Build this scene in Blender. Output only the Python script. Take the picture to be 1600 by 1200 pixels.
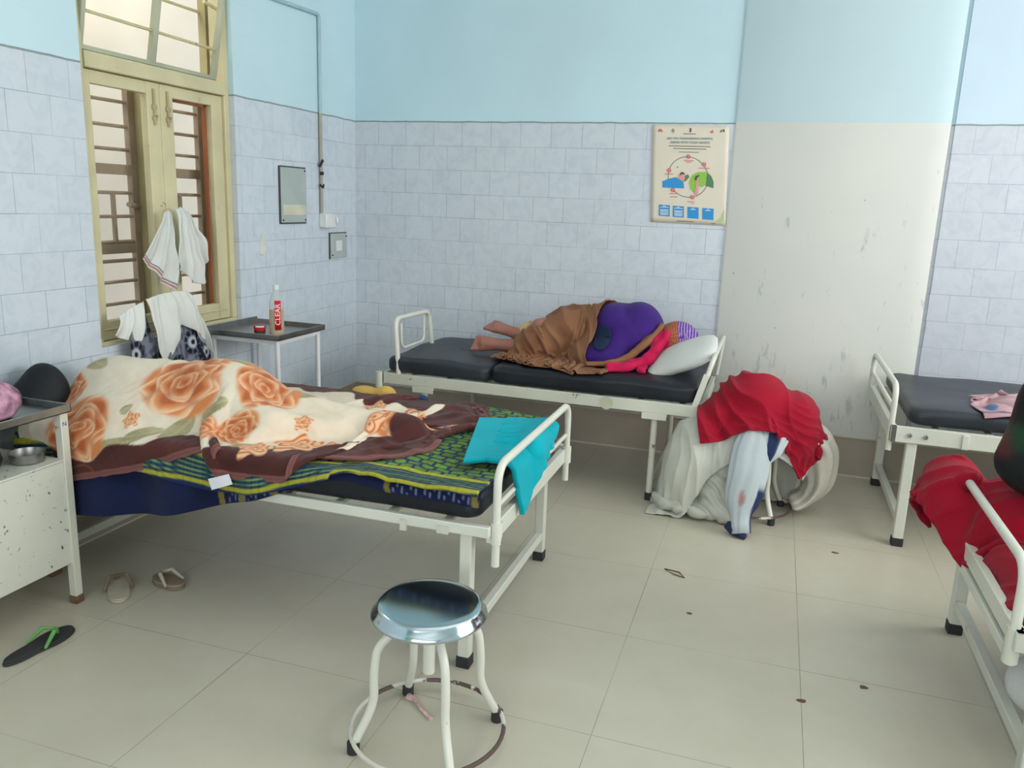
import bpy, bmesh, math, random
import numpy as np
from mathutils import Vector, Matrix
PI = math.pi
rnd = random.Random(7)
scn = bpy.context.scene
COL = scn.collection
for o in list(bpy.data.objects): bpy.data.objects.remove(o)

# ------------------------------------------------------------ camera
F_PX, YAW, PITCH, ROLL = 1256.448, math.radians(17.63632), math.radians(12.67441), math.radians(2.14955)
CAM = Vector((2.77662, -5.04200, 1.53253))
fw = Vector((-math.sin(YAW)*math.cos(PITCH), math.cos(YAW)*math.cos(PITCH), -math.sin(PITCH)))
r0 = Vector((math.cos(YAW), math.sin(YAW), 0)); u0 = r0.cross(fw)
rr = math.cos(ROLL)*r0 + math.sin(ROLL)*u0; uu = -math.sin(ROLL)*r0 + math.cos(ROLL)*u0
cd = bpy.data.cameras.new('camera'); cam = bpy.data.objects.new('camera', cd); COL.objects.link(cam)
cam.matrix_world = Matrix(((rr.x,uu.x,-fw.x,CAM.x),(rr.y,uu.y,-fw.y,CAM.y),(rr.z,uu.z,-fw.z,CAM.z),(0,0,0,1)))
cd.sensor_width = 36; cd.lens = F_PX/1600*36; cd.clip_start = .05; cd.clip_end = 100
scn.camera = cam

# ------------------------------------------------------------ light and exposure
scn.view_settings.view_transform = 'Standard'; scn.view_settings.look = 'None'
scn.view_settings.exposure = -0.08; scn.view_settings.gamma = 1; scn.view_settings.use_curve_mapping = False
w = bpy.data.worlds.new('world'); scn.world = w; w.use_nodes = True
w.node_tree.nodes['Background'].inputs[0].default_value = (.80,.90,1,1)
w.node_tree.nodes['Background'].inputs[1].default_value = 1.6
def area(name, loc, rot, sx, sy, power, col=(1,1,1)):
    l = bpy.data.lights.new(name,'AREA'); l.shape='RECTANGLE'; l.size=sx; l.size_y=sy; l.energy=power; l.color=col
    o = bpy.data.objects.new(name,l); COL.objects.link(o); o.location=loc; o.rotation_euler=rot; return o
# daylight that enters by the windows of the right wall, of the rear wall and of the light well outside
area('daylight_right_window', (6.36,-2.0,2.1), (0,math.radians(90),0), 1.7, 3.2, 128, (1,.985,.95))
area('daylight_rear_window', (3.4,-8.36,2.0), (math.radians(90),0,0), 4.2, 1.7, 104, (.97,.99,1))
area('overhead_fill', (3.2,-3.4,3.28), (0,0,0), 3.6, 3.6, 28, (.93,.98,1))  # added overhead fill, there is no fixture on the ceiling
area('light_well_daylight', (-.75,-1.8,3.6), (0,0,0), .8, 3.2, 50, (1,.93,.84))

# ------------------------------------------------------------ materials
def newmat(name):
    m = bpy.data.materials.new(name); m.use_nodes = True; nt = m.node_tree
    return m, nt, nt.nodes['Principled BSDF']
def link(nt,a,b): nt.links.new(a,b)
def noise_node(nt, scale, detail=3, rough=.5, coord='Object'):
    tc = nt.nodes.new('ShaderNodeTexCoord'); n = nt.nodes.new('ShaderNodeTexNoise')
    n.inputs['Scale'].default_value=scale; n.inputs['Detail'].default_value=detail; n.inputs['Roughness'].default_value=rough
    link(nt, tc.outputs[coord], n.inputs['Vector']); return n
def ramp(nt, src, p0, c0, p1, c1):
    r = nt.nodes.new('ShaderNodeValToRGB'); e=r.color_ramp.elements
    e[0].position=p0; e[0].color=c0; e[1].position=p1; e[1].color=c1
    link(nt, src, r.inputs[0]); return r
def mixc(nt, fac, a, b, mode='MIX'):
    n = nt.nodes.new('ShaderNodeMix'); n.data_type='RGBA'; n.blend_type=mode
    for sock,v in ((n.inputs[0],fac),(n.inputs[6],a),(n.inputs[7],b)):
        if hasattr(v,'is_output'): link(nt,v,sock)
        elif isinstance(v,(int,float)): sock.default_value=v
        else: sock.default_value=(*v[:3],1)
    return n.outputs[2]
def s2l(r,g,b):
    f=lambda c:(c/255/12.92) if c/255<=.04045 else ((c/255+.055)/1.055)**2.4
    return (f(r),f(g),f(b))
def mat(name, col, rough=.6, metal=0, var=.12, vscale=6, bump=0, bscale=60, chips=None, sheen=0, attr=False, cthr=.68, cscale=14):
    m,nt,b = newmat(name)
    b.inputs['Roughness'].default_value=rough; b.inputs['Metallic'].default_value=metal
    if rough>.5: b.inputs['Specular IOR Level'].default_value=.22
    n = noise_node(nt, vscale)
    d = tuple(c*(1-var) for c in col)+(1,); l = tuple(min(1,c*(1+var)) for c in col)+(1,)
    if attr:
        a = nt.nodes.new('ShaderNodeAttribute'); a.attribute_name='Col'
        g = ramp(nt, n.outputs[0], .3,(1-var,)*3+(1,), .7,(1+var*.3,)*3+(1,))
        c = mixc(nt,1.0,a.outputs['Color'],g.outputs[0],'MULTIPLY')
    else:
        c = ramp(nt, n.outputs[0], .3, d, .7, l).outputs[0]
    if chips:
        n2 = noise_node(nt, cscale, 5, .65); k = ramp(nt, n2.outputs[0], cthr,(0,0,0,1), cthr+.03,(1,1,1,1))
        c = mixc(nt, k.outputs[0], c, chips)
    link(nt,c,b.inputs['Base Color'])
    if sheen: b.inputs['Sheen Weight'].default_value=sheen
    if bump:
        nb = noise_node(nt, bscale, 4); bp = nt.nodes.new('ShaderNodeBump'); bp.inputs['Strength'].default_value=bump; bp.inputs['Distance'].default_value=.01
        link(nt,nb.outputs[0],bp.inputs['Height']); link(nt,bp.outputs[0],b.inputs['Normal'])
    return m
DADO = 2.0294; ROW=.15158; TW=.19894
def math_node(nt, op, a, b=None):
    n = nt.nodes.new('ShaderNodeMath'); n.operation=op
    for s,v in ((n.inputs[0],a),(n.inputs[1],b)):
        if v is None: continue
        if hasattr(v,'is_output'): link(nt,v,s)
        else: s.default_value=v
    return n.outputs[0]
def wall_mat(name, axis, u_off, tile=(.62,.665,.71), paint=(.54,.72,.78)):
    """white marbled ceramic tiles laid in running bond up to the dado, light blue distemper above"""
    m,nt,b = newmat(name)
    g = nt.nodes.new('ShaderNodeNewGeometry'); s = nt.nodes.new('ShaderNodeSeparateXYZ'); link(nt,g.outputs['Position'],s.inputs[0])
    u = math_node(nt,'SUBTRACT',s.outputs[axis],u_off)
    v = math_node(nt,'SUBTRACT',DADO,s.outputs[2])
    cb = nt.nodes.new('ShaderNodeCombineXYZ'); link(nt,u,cb.inputs[0]); link(nt,v,cb.inputs[1])
    br = nt.nodes.new('ShaderNodeTexBrick'); link(nt,cb.outputs[0],br.inputs['Vector'])
    br.inputs['Scale'].default_value=1; br.inputs['Brick Width'].default_value=TW; br.inputs['Row Height'].default_value=ROW
    br.inputs['Mortar Size'].default_value=.0016; br.inputs['Mortar Smooth'].default_value=.3; br.inputs['Bias'].default_value=0
    br.offset=.5; br.offset_frequency=2
    br.inputs['Color1'].default_value=(*tile,1); br.inputs['Color2'].default_value=tuple(c*.955 for c in tile)+(1,)
    n2 = noise_node(nt,2.2,3); mo = ramp(nt,n2.outputs[0],.42,(.30,.34,.40,1),.62,tuple(c*.80 for c in tile)+(1,)); link(nt,mo.outputs[0],br.inputs['Mortar'])
    # marble veins
    n = noise_node(nt,11,7,.62); n.inputs['Distortion'].default_value=1.2
    ve = ramp(nt,n.outputs[0],.36,(.90,.915,.93,1),.56,(1,1,1,1))
    c = mixc(nt,1.0,br.outputs[0],ve.outputs[0],'MULTIPLY')
    # paint with faint cloudiness
    np_ = noise_node(nt,1.3,4); pc = ramp(nt,np_.outputs[0],.3,tuple(x*.95 for x in paint)+(1,),.7,tuple(min(1,x*1.05) for x in paint)+(1,))
    nl = noise_node(nt,9,2); wob = math_node(nt,'MULTIPLY',math_node(nt,'SUBTRACT',nl.outputs[0],.5),.012)
    z = math_node(nt,'ADD',s.outputs[2],wob)
    up = math_node(nt,'GREATER_THAN',z,DADO)
    c2 = mixc(nt,up,c,pc.outputs[0])
    # dirty grout line on top of the tiles
    dd = math_node(nt,'ABSOLUTE',math_node(nt,'SUBTRACT',z,DADO)); edge = math_node(nt,'LESS_THAN',dd,.0045)
    c3 = mixc(nt,edge,c2,(.25,.30,.30))
    link(nt,c3,b.inputs['Base Color'])
    ro = nt.nodes.new('ShaderNodeMix'); link(nt,up,ro.inputs[0]); ro.inputs[2].default_value=.28; ro.inputs[3].default_value=.75
    link(nt,ro.outputs[0],b.inputs['Roughness'])
    bp = nt.nodes.new('ShaderNodeBump'); bp.inputs['Strength'].default_value=.25; bp.inputs['Distance'].default_value=.004
    h = math_node(nt,'SUBTRACT',math_node(nt,'MULTIPLY',n.outputs[0],.35),br.outputs['Fac']); link(nt,h,bp.inputs['Height']); link(nt,bp.outputs[0],b.inputs['Normal'])
    return m
def floor_mat():
    m,nt,b = newmat('vitrified_floor_tiles')
    g = nt.nodes.new('ShaderNodeNewGeometry'); s = nt.nodes.new('ShaderNodeSeparateXYZ'); link(nt,g.outputs['Position'],s.inputs[0])
    def line(sock, off):
        f = math_node(nt,'FRACT',math_node(nt,'DIVIDE',math_node(nt,'ADD',sock,off),.6))
        d = math_node(nt,'ABSOLUTE',math_node(nt,'SUBTRACT',f,.5)); return math_node(nt,'GREATER_THAN',d,.5-.0019)
    k = math_node(nt,'MAXIMUM',line(s.outputs[0],60.0), line(s.outputs[1],60+1.15387-.6*0-.0))
    n = noise_node(nt,.9,4); base = ramp(nt,n.outputs[0],.3,(.50,.462,.365,1),.72,(.55,.512,.415,1))
    n3 = noise_node(nt,5,6,.7); dirt = ramp(nt,n3.outputs[0],.25,(.93,.92,.89,1),.7,(1,1,1,1))
    c = mixc(nt,1.0,base.outputs[0],dirt.outputs[0],'MULTIPLY')
    n4 = noise_node(nt,20,3,.6); sp = ramp(nt,n4.outputs[0],.765,(0,0,0,1),.775,(1,1,1,1))
    c = mixc(nt,sp.outputs[0],c,(.16,.11,.08))
    n5 = noise_node(nt,1.7,3); kk = math_node(nt,'MULTIPLY',k,ramp(nt,n5.outputs[0],.35,(.35,.35,.35,1),.6,(1,1,1,1)).outputs[0])
    c = mixc(nt,kk,c,(.19,.17,.13))
    link(nt,c,b.inputs['Base Color'])
    rr_ = ramp(nt,n3.outputs[0],.25,(.40,)*3+(1,),.75,(.26,)*3+(1,)); link(nt,rr_.outputs[0],b.inputs['Roughness'])
    return m
M = {}
M['wall_b'] = wall_mat('tiled_wall_back',0,.17510+TW*.5)
M['wall_l'] = wall_mat('tiled_wall_left',1,.0423+TW*.5, tile=(.61,.665,.725))
M['wall_r'] = wall_mat('tiled_wall_back_right',0,.142+TW*.5, tile=(.555,.575,.625), paint=(.525,.645,.735))
M['floor'] = floor_mat()
M['ceil'] = mat('ceiling_paint',(.78,.82,.82),.9)
M['plain'] = mat('far_wall_paint',(.58,.68,.70),.9)
M['skirt'] = mat('brown_skirting_tile',(.43,.365,.29),.4,var=.08,vscale=2)
M['skirt_edge'] = mat('skirting_edge',(.60,.55,.46),.5)
M['ivory'] = mat('ivory_enamel',(.66,.66,.57),.32,var=.05,vscale=3,chips=(.24,.14,.08),cthr=.69)
M['ivory_old'] = mat('worn_ivory_enamel',(.60,.60,.50),.4,var=.08,vscale=3,chips=(.20,.12,.07),cthr=.645,cscale=14)
M['rubber'] = mat('black_rubber',(.035,.035,.035),.7)
M['rexine'] = mat('black_rexine',(.010,.012,.017),.42,var=.3,vscale=3,bump=.35,bscale=9)
M['rexine_grey'] = mat('dark_grey_rexine',(.026,.031,.039),.40,var=.2,vscale=3,bump=.2,bscale=9)
for k_ in ('rexine','rexine_grey'): M[k_].node_tree.nodes['Principled BSDF'].inputs['Specular IOR Level'].default_value=.32
M['steel'] = mat('polished_steel',(.52,.60,.63),.13,1,var=.04)
M['steel_dull'] = mat('dull_steel',(.34,.34,.33),.33,1,var=.15,vscale=12)
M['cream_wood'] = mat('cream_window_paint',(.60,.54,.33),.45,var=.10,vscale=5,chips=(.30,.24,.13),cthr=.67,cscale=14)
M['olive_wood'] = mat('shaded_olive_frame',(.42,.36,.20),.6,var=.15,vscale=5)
M['rust_red'] = mat('red_oxide_frame',(.36,.12,.06),.6,var=.15)
M['grille'] = mat('brown_grille_paint',(.34,.26,.20),.6,var=.15,vscale=8)
M['outside'] = mat('beige_plaster_outside',(.72,.62,.52),.9,var=.07,vscale=2)
def tight_cloth(name,col,rough=.9,sheen=.04,bump=.25,bscale=250,var=.1,vscale=5,attr=False):
    return mat(name,col,rough,0,var,vscale,bump,bscale,None,sheen,attr)
m,nt,b = newmat('window_glass'); b.inputs['Base Color'].default_value=(.93,.95,.92,1); b.inputs['Roughness'].default_value=.03; b.inputs['Transmission Weight'].default_value=1; b.inputs['IOR'].default_value=1.02
M['glass']=m

# ------------------------------------------------------------ mesh helpers
class MB:
    def __init__(s): s.v=[]; s.f=[]; s.mi=[]; s.cur=0
    def add(s, V, F):
        o=len(s.v); s.v += [tuple(map(float,p)) for p in V]
        for f in F: s.f.append(tuple(i+o for i in f)); s.mi.append(s.cur)
        return s
    def box(s, a, b):
        (x0,y0,z0),(x1,y1,z1)=a,b
        V=[(x0,y0,z0),(x1,y0,z0),(x1,y1,z0),(x0,y1,z0),(x0,y0,z1),(x1,y0,z1),(x1,y1,z1),(x0,y1,z1)]
        return s.add(V,[(0,3,2,1),(4,5,6,7),(0,1,5,4),(1,2,6,5),(2,3,7,6),(3,0,4,7)])
    def bar(s, p, q, w, h, up=(0,0,1)):
        p=Vector(p); q=Vector(q); d=(q-p).normalized(); up=Vector(up)
        if abs(d.dot(up))>.98: up=Vector((0,1,0))
        a=d.cross(up).normalized()*w/2; c=a.cross(d).normalized()*h/2
        V=[p-a-c,p+a-c,p+a+c,p-a+c,q-a-c,q+a-c,q+a+c,q-a+c]
        return s.add(V,[(0,1,2,3),(7,6,5,4),(0,4,5,1),(1,5,6,2),(2,6,7,3),(3,7,4,0)])
    def tube(s, pts, r, n=12, closed=False, caps=True):
        P=[Vector(p) for p in pts]; N=len(P); R = r if hasattr(r,'__len__') else [r]*N
        T=[]
        for i in range(N):
            if closed: t=P[(i+1)%N]-P[i-1]
            else: t=P[min(i+1,N-1)]-P[max(i-1,0)]
            T.append(t.normalized())
        up=Vector((0,0,1)) if abs(T[0].z)<.9 else Vector((1,0,0))
        a=T[0].cross(up).normalized(); V=[]
        for i in range(N):
            a=(a-T[i]*a.dot(T[i])).normalized(); c=T[i].cross(a)
            for k in range(n):
                th=2*PI*k/n; V.append(P[i]+(a*math.cos(th)+c*math.sin(th))*R[i])
        F=[]
        for i in range(N if closed else N-1):
            j=(i+1)%N
            for k in range(n): F.append((i*n+k,i*n+(k+1)%n,j*n+(k+1)%n,j*n+k))
        if not closed and caps: F.append(tuple(range(n))[::-1]); F.append(tuple((N-1)*n+k for k in range(n)))
        return s.add(V,F)
    def lathe(s, prof, c=(0,0,0), n=32, caps=True):
        V=[];F=[]
        for r,z in prof:
            for k in range(n): th=2*PI*k/n; V.append((c[0]+r*math.cos(th),c[1]+r*math.sin(th),c[2]+z))
        for i in range(len(prof)-1):
            for k in range(n): F.append((i*n+k,i*n+(k+1)%n,(i+1)*n+(k+1)%n,(i+1)*n+k))
        if caps: F.append(tuple(range(n))[::-1]); F.append(tuple((len(prof)-1)*n+k for k in range(n)))
        return s.add(V,F)
    def prism(s, pts, z0, z1):
        n=len(pts); V=[(x,y,z0) for x,y in pts]+[(x,y,z1) for x,y in pts]
        return s.add(V,[tuple(range(n))[::-1],tuple(range(n,2*n))]+[(i,(i+1)%n,n+(i+1)%n,n+i) for i in range(n)])
def bend(pts, r, seg=6):
    """round the corners of a polyline"""
    P=[Vector(p) for p in pts]; out=[P[0]]
    for i in range(1,len(P)-1):
        a=(P[i-1]-P[i]); b_=(P[i+1]-P[i]); ra=min(r,a.length*.49,b_.length*.49)
        A=P[i]+a.normalized()*ra; B=P[i]+b_.normalized()*ra
        for k in range(seg+1):
            t=k/seg; out.append(A*(1-t)**2+P[i]*2*t*(1-t)+B*t*t)
    out.append(P[-1]); return out
def tag(o,label=None,cat=None,group=None,kind=None):
    if label: o['label']=label
    if cat: o['category']=cat
    if group: o['group']=group
    if kind: o['kind']=kind
    return o
def root_loc(o):
    while o.parent: o=o.parent
    return o.location
def obj(name, mb, material, parent=None, smooth=True, bevel=0, solid=0, sub=0, loc=None, cols=None, remesh=0, angle=40, local=False):
    me=bpy.data.meshes.new(name)
    off=Vector(root_loc(parent)) if parent else (Vector(loc) if loc else Vector((0,0,0)))
    if local: off=Vector((0,0,0))
    me.from_pydata([tuple(Vector(p)-off) for p in mb.v],[],mb.f)
    mats = material if isinstance(material,(list,tuple)) else [material]
    for m_ in mats: me.materials.append(m_ if not isinstance(m_,str) else M[m_])
    if len(mats)>1: me.polygons.foreach_set('material_index',mb.mi)
    if cols is not None:
        a=me.color_attributes.new('Col','FLOAT_COLOR','POINT'); c=np.ones((len(mb.v),4),np.float32); c[:,:3]=cols; a.data.foreach_set('color',c.ravel())
    me.update()
    o=bpy.data.objects.new(name,me); COL.objects.link(o)
    if parent: o.parent=parent
    else: o.location=off
    if smooth:
        me.polygons.foreach_set('use_smooth',[True]*len(me.polygons))
        if angle<180: me.set_sharp_from_angle(angle=math.radians(angle))
    if remesh:
        r=o.modifiers.new('remesh','REMESH'); r.mode='VOXEL'; r.voxel_size=remesh; r.use_smooth_shade=True
        sm=o.modifiers.new('smooth','SMOOTH'); sm.factor=.5; sm.iterations=3 if remesh<.0055 else 8
    if bevel:
        b_=o.modifiers.new('bevel','BEVEL'); b_.width=bevel; b_.segments=2; b_.limit_method='ANGLE'
    if solid:
        s_=o.modifiers.new('solidify','SOLIDIFY'); s_.thickness=solid; s_.offset=0
    if sub:
        s_=o.modifiers.new('sub','SUBSURF'); s_.levels=sub; s_.render_levels=sub
    return o
def thing(name,label,cat,loc,group=None):
    o=bpy.data.objects.new(name,None); COL.objects.link(o); o.location=loc; o.empty_display_size=.1
    return tag(o,label,cat,group)
def struct(name,mb,material,**k): 
    return tag(obj(name,mb,material,**k),kind='structure')
def text(name, body, size, material, parent, M4, ext=.0005, align='CENTER'):
    c=bpy.data.curves.new(name,'FONT'); c.body=body; c.size=size; c.extrude=ext; c.align_x=align; c.align_y='CENTER'; c.resolution_u=3
    t=bpy.data.objects.new(name,c); COL.objects.link(t); bpy.context.view_layer.update()
    dg=bpy.context.evaluated_depsgraph_get(); me=bpy.data.meshes.new_from_object(t.evaluated_get(dg)); bpy.data.objects.remove(t)
    me.transform(Matrix.Translation(-Vector(root_loc(parent)))@M4); me.materials.clear(); me.materials.append(material)
    o=bpy.data.objects.new(name,me); COL.objects.link(o); o.parent=parent; return o

# ------------------------------------------------------------ numpy cloth
class Noise:
    def __init__(s,seed,freq,n=10):
        r=np.random.RandomState(seed); d=r.normal(size=(n,3)); d/=np.linalg.norm(d,axis=1)[:,None]
        s.k=d*freq*r.uniform(.6,1.6,(n,1)); s.p=r.uniform(0,6.28,n)
    def __call__(s,P): return np.sin(P@s.k.T+s.p).sum(1)/math.sqrt(len(s.p))*1.2
def rotm(ax,ay,az):
    return np.array((Matrix.Rotation(az,3,'Z')@Matrix.Rotation(ay,3,'Y')@Matrix.Rotation(ax,3,'X')))
def s_box(c,h,r=.02,R=None):
    c=np.array(c,float); h=np.array(h,float)-r
    def f(P):
        Q=P-c
        if R is not None: Q=Q@R
        q=np.abs(Q)-h; return np.linalg.norm(np.maximum(q,0),axis=1)+np.minimum(q.max(1),0)-r
    return f
def s_ell(c,r,R=None):
    c=np.array(c,float); r=np.array(r,float)
    def f(P):
        Q=P-c
        if R is not None: Q=Q@R
        k0=np.linalg.norm(Q/r,axis=1)+1e-9; k1=np.linalg.norm(Q/(r*r),axis=1)+1e-9; return k0*(k0-1)/k1
    return f
def s_cap(a,b,ra,rb=None):
    a=np.array(a,float); b=np.array(b,float); rb=ra if rb is None else rb; ab=b-a; L=ab@ab
    def f(P):
        t=np.clip(((P-a)@ab)/L,0,1); return np.linalg.norm(P-a-t[:,None]*ab,axis=1)-(ra+(rb-ra)*t)
    return f
def s_floor(z=0): return lambda P:P[:,2]-z
def s_union(*fs,k=0):
    def f(P):
        d=fs[0](P)
        for g in fs[1:]:
            e=g(P)
            if k: h=np.clip(.5+.5*(e-d)/k,0,1); d=e*(1-h)+d*h-k*h*(1-h)
            else: d=np.minimum(d,e)
        return d
    return f
def grad(f,P,d0,e=2e-3):
    G=np.stack([f(P+np.array(v)*e)-d0 for v in ((1,0,0),(0,1,0),(0,0,1))],1); return G/(np.linalg.norm(G,axis=1)[:,None]+1e-9)
def cloth(X,U,sdf,steps=140,iters=12,thick=.008,pin=None,fr=.75,damp=.97,dt=1/60,bendk=.25,seed=1,g=-9.8,jit=.0):
    n,m=X.shape[:2]; P=X.reshape(-1,3).astype(float).copy(); UU=U.reshape(-1,2); idx=np.arange(n*m).reshape(n,m); cons=[]
    if jit: P+=np.random.RandomState(seed).normal(size=P.shape)*jit
    for di,dj,k in ((1,0,1),(0,1,1),(1,1,.5),(1,-1,.5),(2,0,bendk),(0,2,bendk)):
        for par in (0,1):
            if di: rows=np.array([i for i in range(n-di) if (i//di)%2==par],int); cols=np.arange(m)
            else: rows=np.arange(n); cols=np.array([j for j in range(m-dj) if (j//dj)%2==par],int)
            if di and dj>0: cols=np.arange(m-dj)
            if di and dj<0: cols=np.arange(-dj,m)
            if len(rows)==0: continue
            A=idx[np.ix_(rows,cols)].ravel(); B=idx[np.ix_(rows+di,cols+dj)].ravel()
            cons.append((A,B,np.linalg.norm(UU[A]-UU[B],axis=1),k))
    free=np.ones(n*m); 
    if pin is not None: free[pin.ravel()]=0
    Q=P.copy(); vmax=1.2*dt
    for s in range(steps):
        V=(P-Q)*damp; l=np.linalg.norm(V,axis=1); V*= (np.minimum(1,vmax/(l+1e-9)))[:,None]
        Q=P.copy(); P=P+(V+np.array([0,0,g*dt*dt]))*free[:,None]
        for it in range(iters):
            for A,B,L,k in cons:
                D=P[B]-P[A]; d=np.linalg.norm(D,axis=1)+1e-9
                wa=free[A]; wb=free[B]; c=(k*.5*(d-L)/d)[:,None]*D
                P[A]+=c*wa[:,None]; P[B]-=c*wb[:,None]
            if it%4==3 or it==iters-1:
                d=sdf(P); c=np.where((d<thick)&(free>0))[0]
                if len(c):
                    Gd=grad(sdf,P[c],d[c]); P[c]+=Gd*(thick-d[c])[:,None]
                    if it==iters-1:
                        v=P[c]-Q[c]; vn=(v*Gd).sum(1)[:,None]*Gd; Q[c]=P[c]-vn*.2-(v-vn)*(1-fr)
    return P.reshape(n,m,3)
def upsample(G,k):
    """Catmull-Rom refinement of a grid along both axes"""
    def up(A):
        n=A.shape[0]; t=np.linspace(0,n-1,(n-1)*k+1); i=np.minimum(t.astype(int),n-2); f=(t-i)[:,None,None]
        g=lambda j:A[np.clip(j,0,n-1)]
        p0,p1,p2,p3=g(i-1),g(i),g(i+1),g(i+2)
        return .5*((2*p1)+(-p0+p2)*f+(2*p0-5*p1+4*p2-p3)*f*f+(-p0+3*p1-3*p2+p3)*f**3)
    return up(up(G).transpose(1,0,2)).transpose(1,0,2)
def grid_mb(G,flip=False,wrap=False):
    n,m=G.shape[:2]; mb=MB(); mb.v=[tuple(p) for p in G.reshape(-1,3)]; F=[]
    for i in range(n-1):
        for j in range(m if wrap else m-1):
            q=(i*m+j,i*m+(j+1)%m,(i+1)*m+(j+1)%m,(i+1)*m+j); F.append(q[::-1] if flip else q)
    mb.f=F; mb.mi=[0]*len(F); return mb
def star(c,sdf,nu=64,nv=40,rmax=1.0,noise=None,amp=.01,noise2=None,amp2=0,axis=2,zmin=None):
    """surface of a star-shaped body around c"""
    c=np.array(c,float); th=np.linspace(0,2*PI,nu,endpoint=False); ph=np.linspace(.001,PI-.001,nv)
    T,Pp=np.meshgrid(th,ph); D=np.stack([np.cos(T)*np.sin(Pp),np.sin(T)*np.sin(Pp),np.cos(Pp)],-1).reshape(-1,3)
    if axis==0: D=D[:,[2,0,1]]
    lo=np.zeros(len(D)); hi=np.full(len(D),rmax)
    for _ in range(26):
        mid=(lo+hi)/2; ins=sdf(c+D*mid[:,None])<0; lo=np.where(ins,mid,lo); hi=np.where(ins,hi,mid)
    P=c+D*lo[:,None]
    if noise is not None: P=P+D*(noise(P)*amp)[:,None]
    if noise2 is not None: P=P+D*(noise2(P)*amp2)[:,None]
    if zmin is not None: P[:,2]=np.maximum(P[:,2],zmin)
    mb=grid_mb(P.reshape(nv,nu,3),wrap=True,flip=True)
    mb.add([],[]); mb.f.append(tuple(range(nu))); mb.f.append(tuple((nv-1)*nu+k for k in range(nu))[::-1]); mb.mi+= [0,0]
    return mb
def ss(a,b,x): t=np.clip((x-a)/(b-a),0,1); return t*t*(3-2*t)
def gnormals(G):
    du=np.gradient(G,axis=0); dv=np.gradient(G,axis=1); n=np.cross(du,dv); n/=np.linalg.norm(n,axis=2)[...,None]+1e-9
    return n if n[...,2].mean()>0 else -n
def crease(G,amp,freq,seed,d,warp=1.6,mask=.0,sharp=1.4,m=None):
    """add drapery folds: ridges across direction d, bent by noise and fading in and out"""
    P=G.reshape(-1,3); d=np.array(d,float); d/=np.linalg.norm(d)
    ph=freq*(P@d)+warp*Noise(seed,freq*.22)(P)+.5*warp*Noise(seed+1,freq*.5)(P)
    r=(1-np.abs(np.sin(ph)))**sharp; k=np.clip(.6+.6*Noise(seed+2,freq*.16)(P)-mask,0,1.1)
    a=(amp*(r-.3)*k).reshape(G.shape[:2]); 
    if m is not None: a=a*m
    return G+gnormals(G)*a[...,None]
def lap(G,n=1,m=None):
    for _ in range(n):
        H=G.copy(); H[1:-1,1:-1]=(G[:-2,1:-1]+G[2:,1:-1]+G[1:-1,:-2]+G[1:-1,2:])/4
        H[0,1:-1]=(G[0,:-2]+G[0,2:])/2*.5+G[0,1:-1]*.5; H[-1,1:-1]=(G[-1,:-2]+G[-1,2:])/2*.5+G[-1,1:-1]*.5
        H[1:-1,0]=(G[:-2,0]+G[2:,0])/2*.5+G[1:-1,0]*.5; H[1:-1,-1]=(G[:-2,-1]+G[2:,-1])/2*.5+G[1:-1,-1]*.5
        G=H if m is None else G*(1-m[...,None])+H*m[...,None]
    return G
def lerp3(a,b,t): return np.asarray(a)*(1-t[:,None])+np.asarray(b)*t[:,None]

# ============================================================ THE SETTING
XR, YB, ZC = 6.5, -8.5, 3.35
WY0, WY1, WZ0, WZ1 = -2.28, -1.29, .845, 2.95
struct('floor', MB().box((-.05,YB,-.1),(XR,.05,0)), 'floor', smooth=False)
struct('ceiling', MB().box((-.3,YB,ZC),(XR,.1,ZC+.1)), 'ceil', smooth=False)
mb=MB(); W0=-.14
mb.box((W0,YB,0),(0,WY0,ZC)).box((W0,WY1,0),(0,.1,ZC)).box((W0,WY0,0),(0,WY1,WZ0)).box((W0,WY0,WZ1),(0,WY1,ZC))
struct('wall_left', mb, 'wall_l', smooth=False)
mb=MB().box((0,0,0),(2.476,.14,ZC)).box((3.622,-.006,.245),(XR,.134,ZC)).box((3.622,0,0),(XR,.13,.245)).box((2.476,.012,0),(3.622,.14,ZC))
mb.mi=[1 if 6<=i<12 or 12<=i<18 else 0 for i in range(len(mb.f))]
struct('wall_back', mb, ['wall_b','wall_r'], smooth=False)
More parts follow.
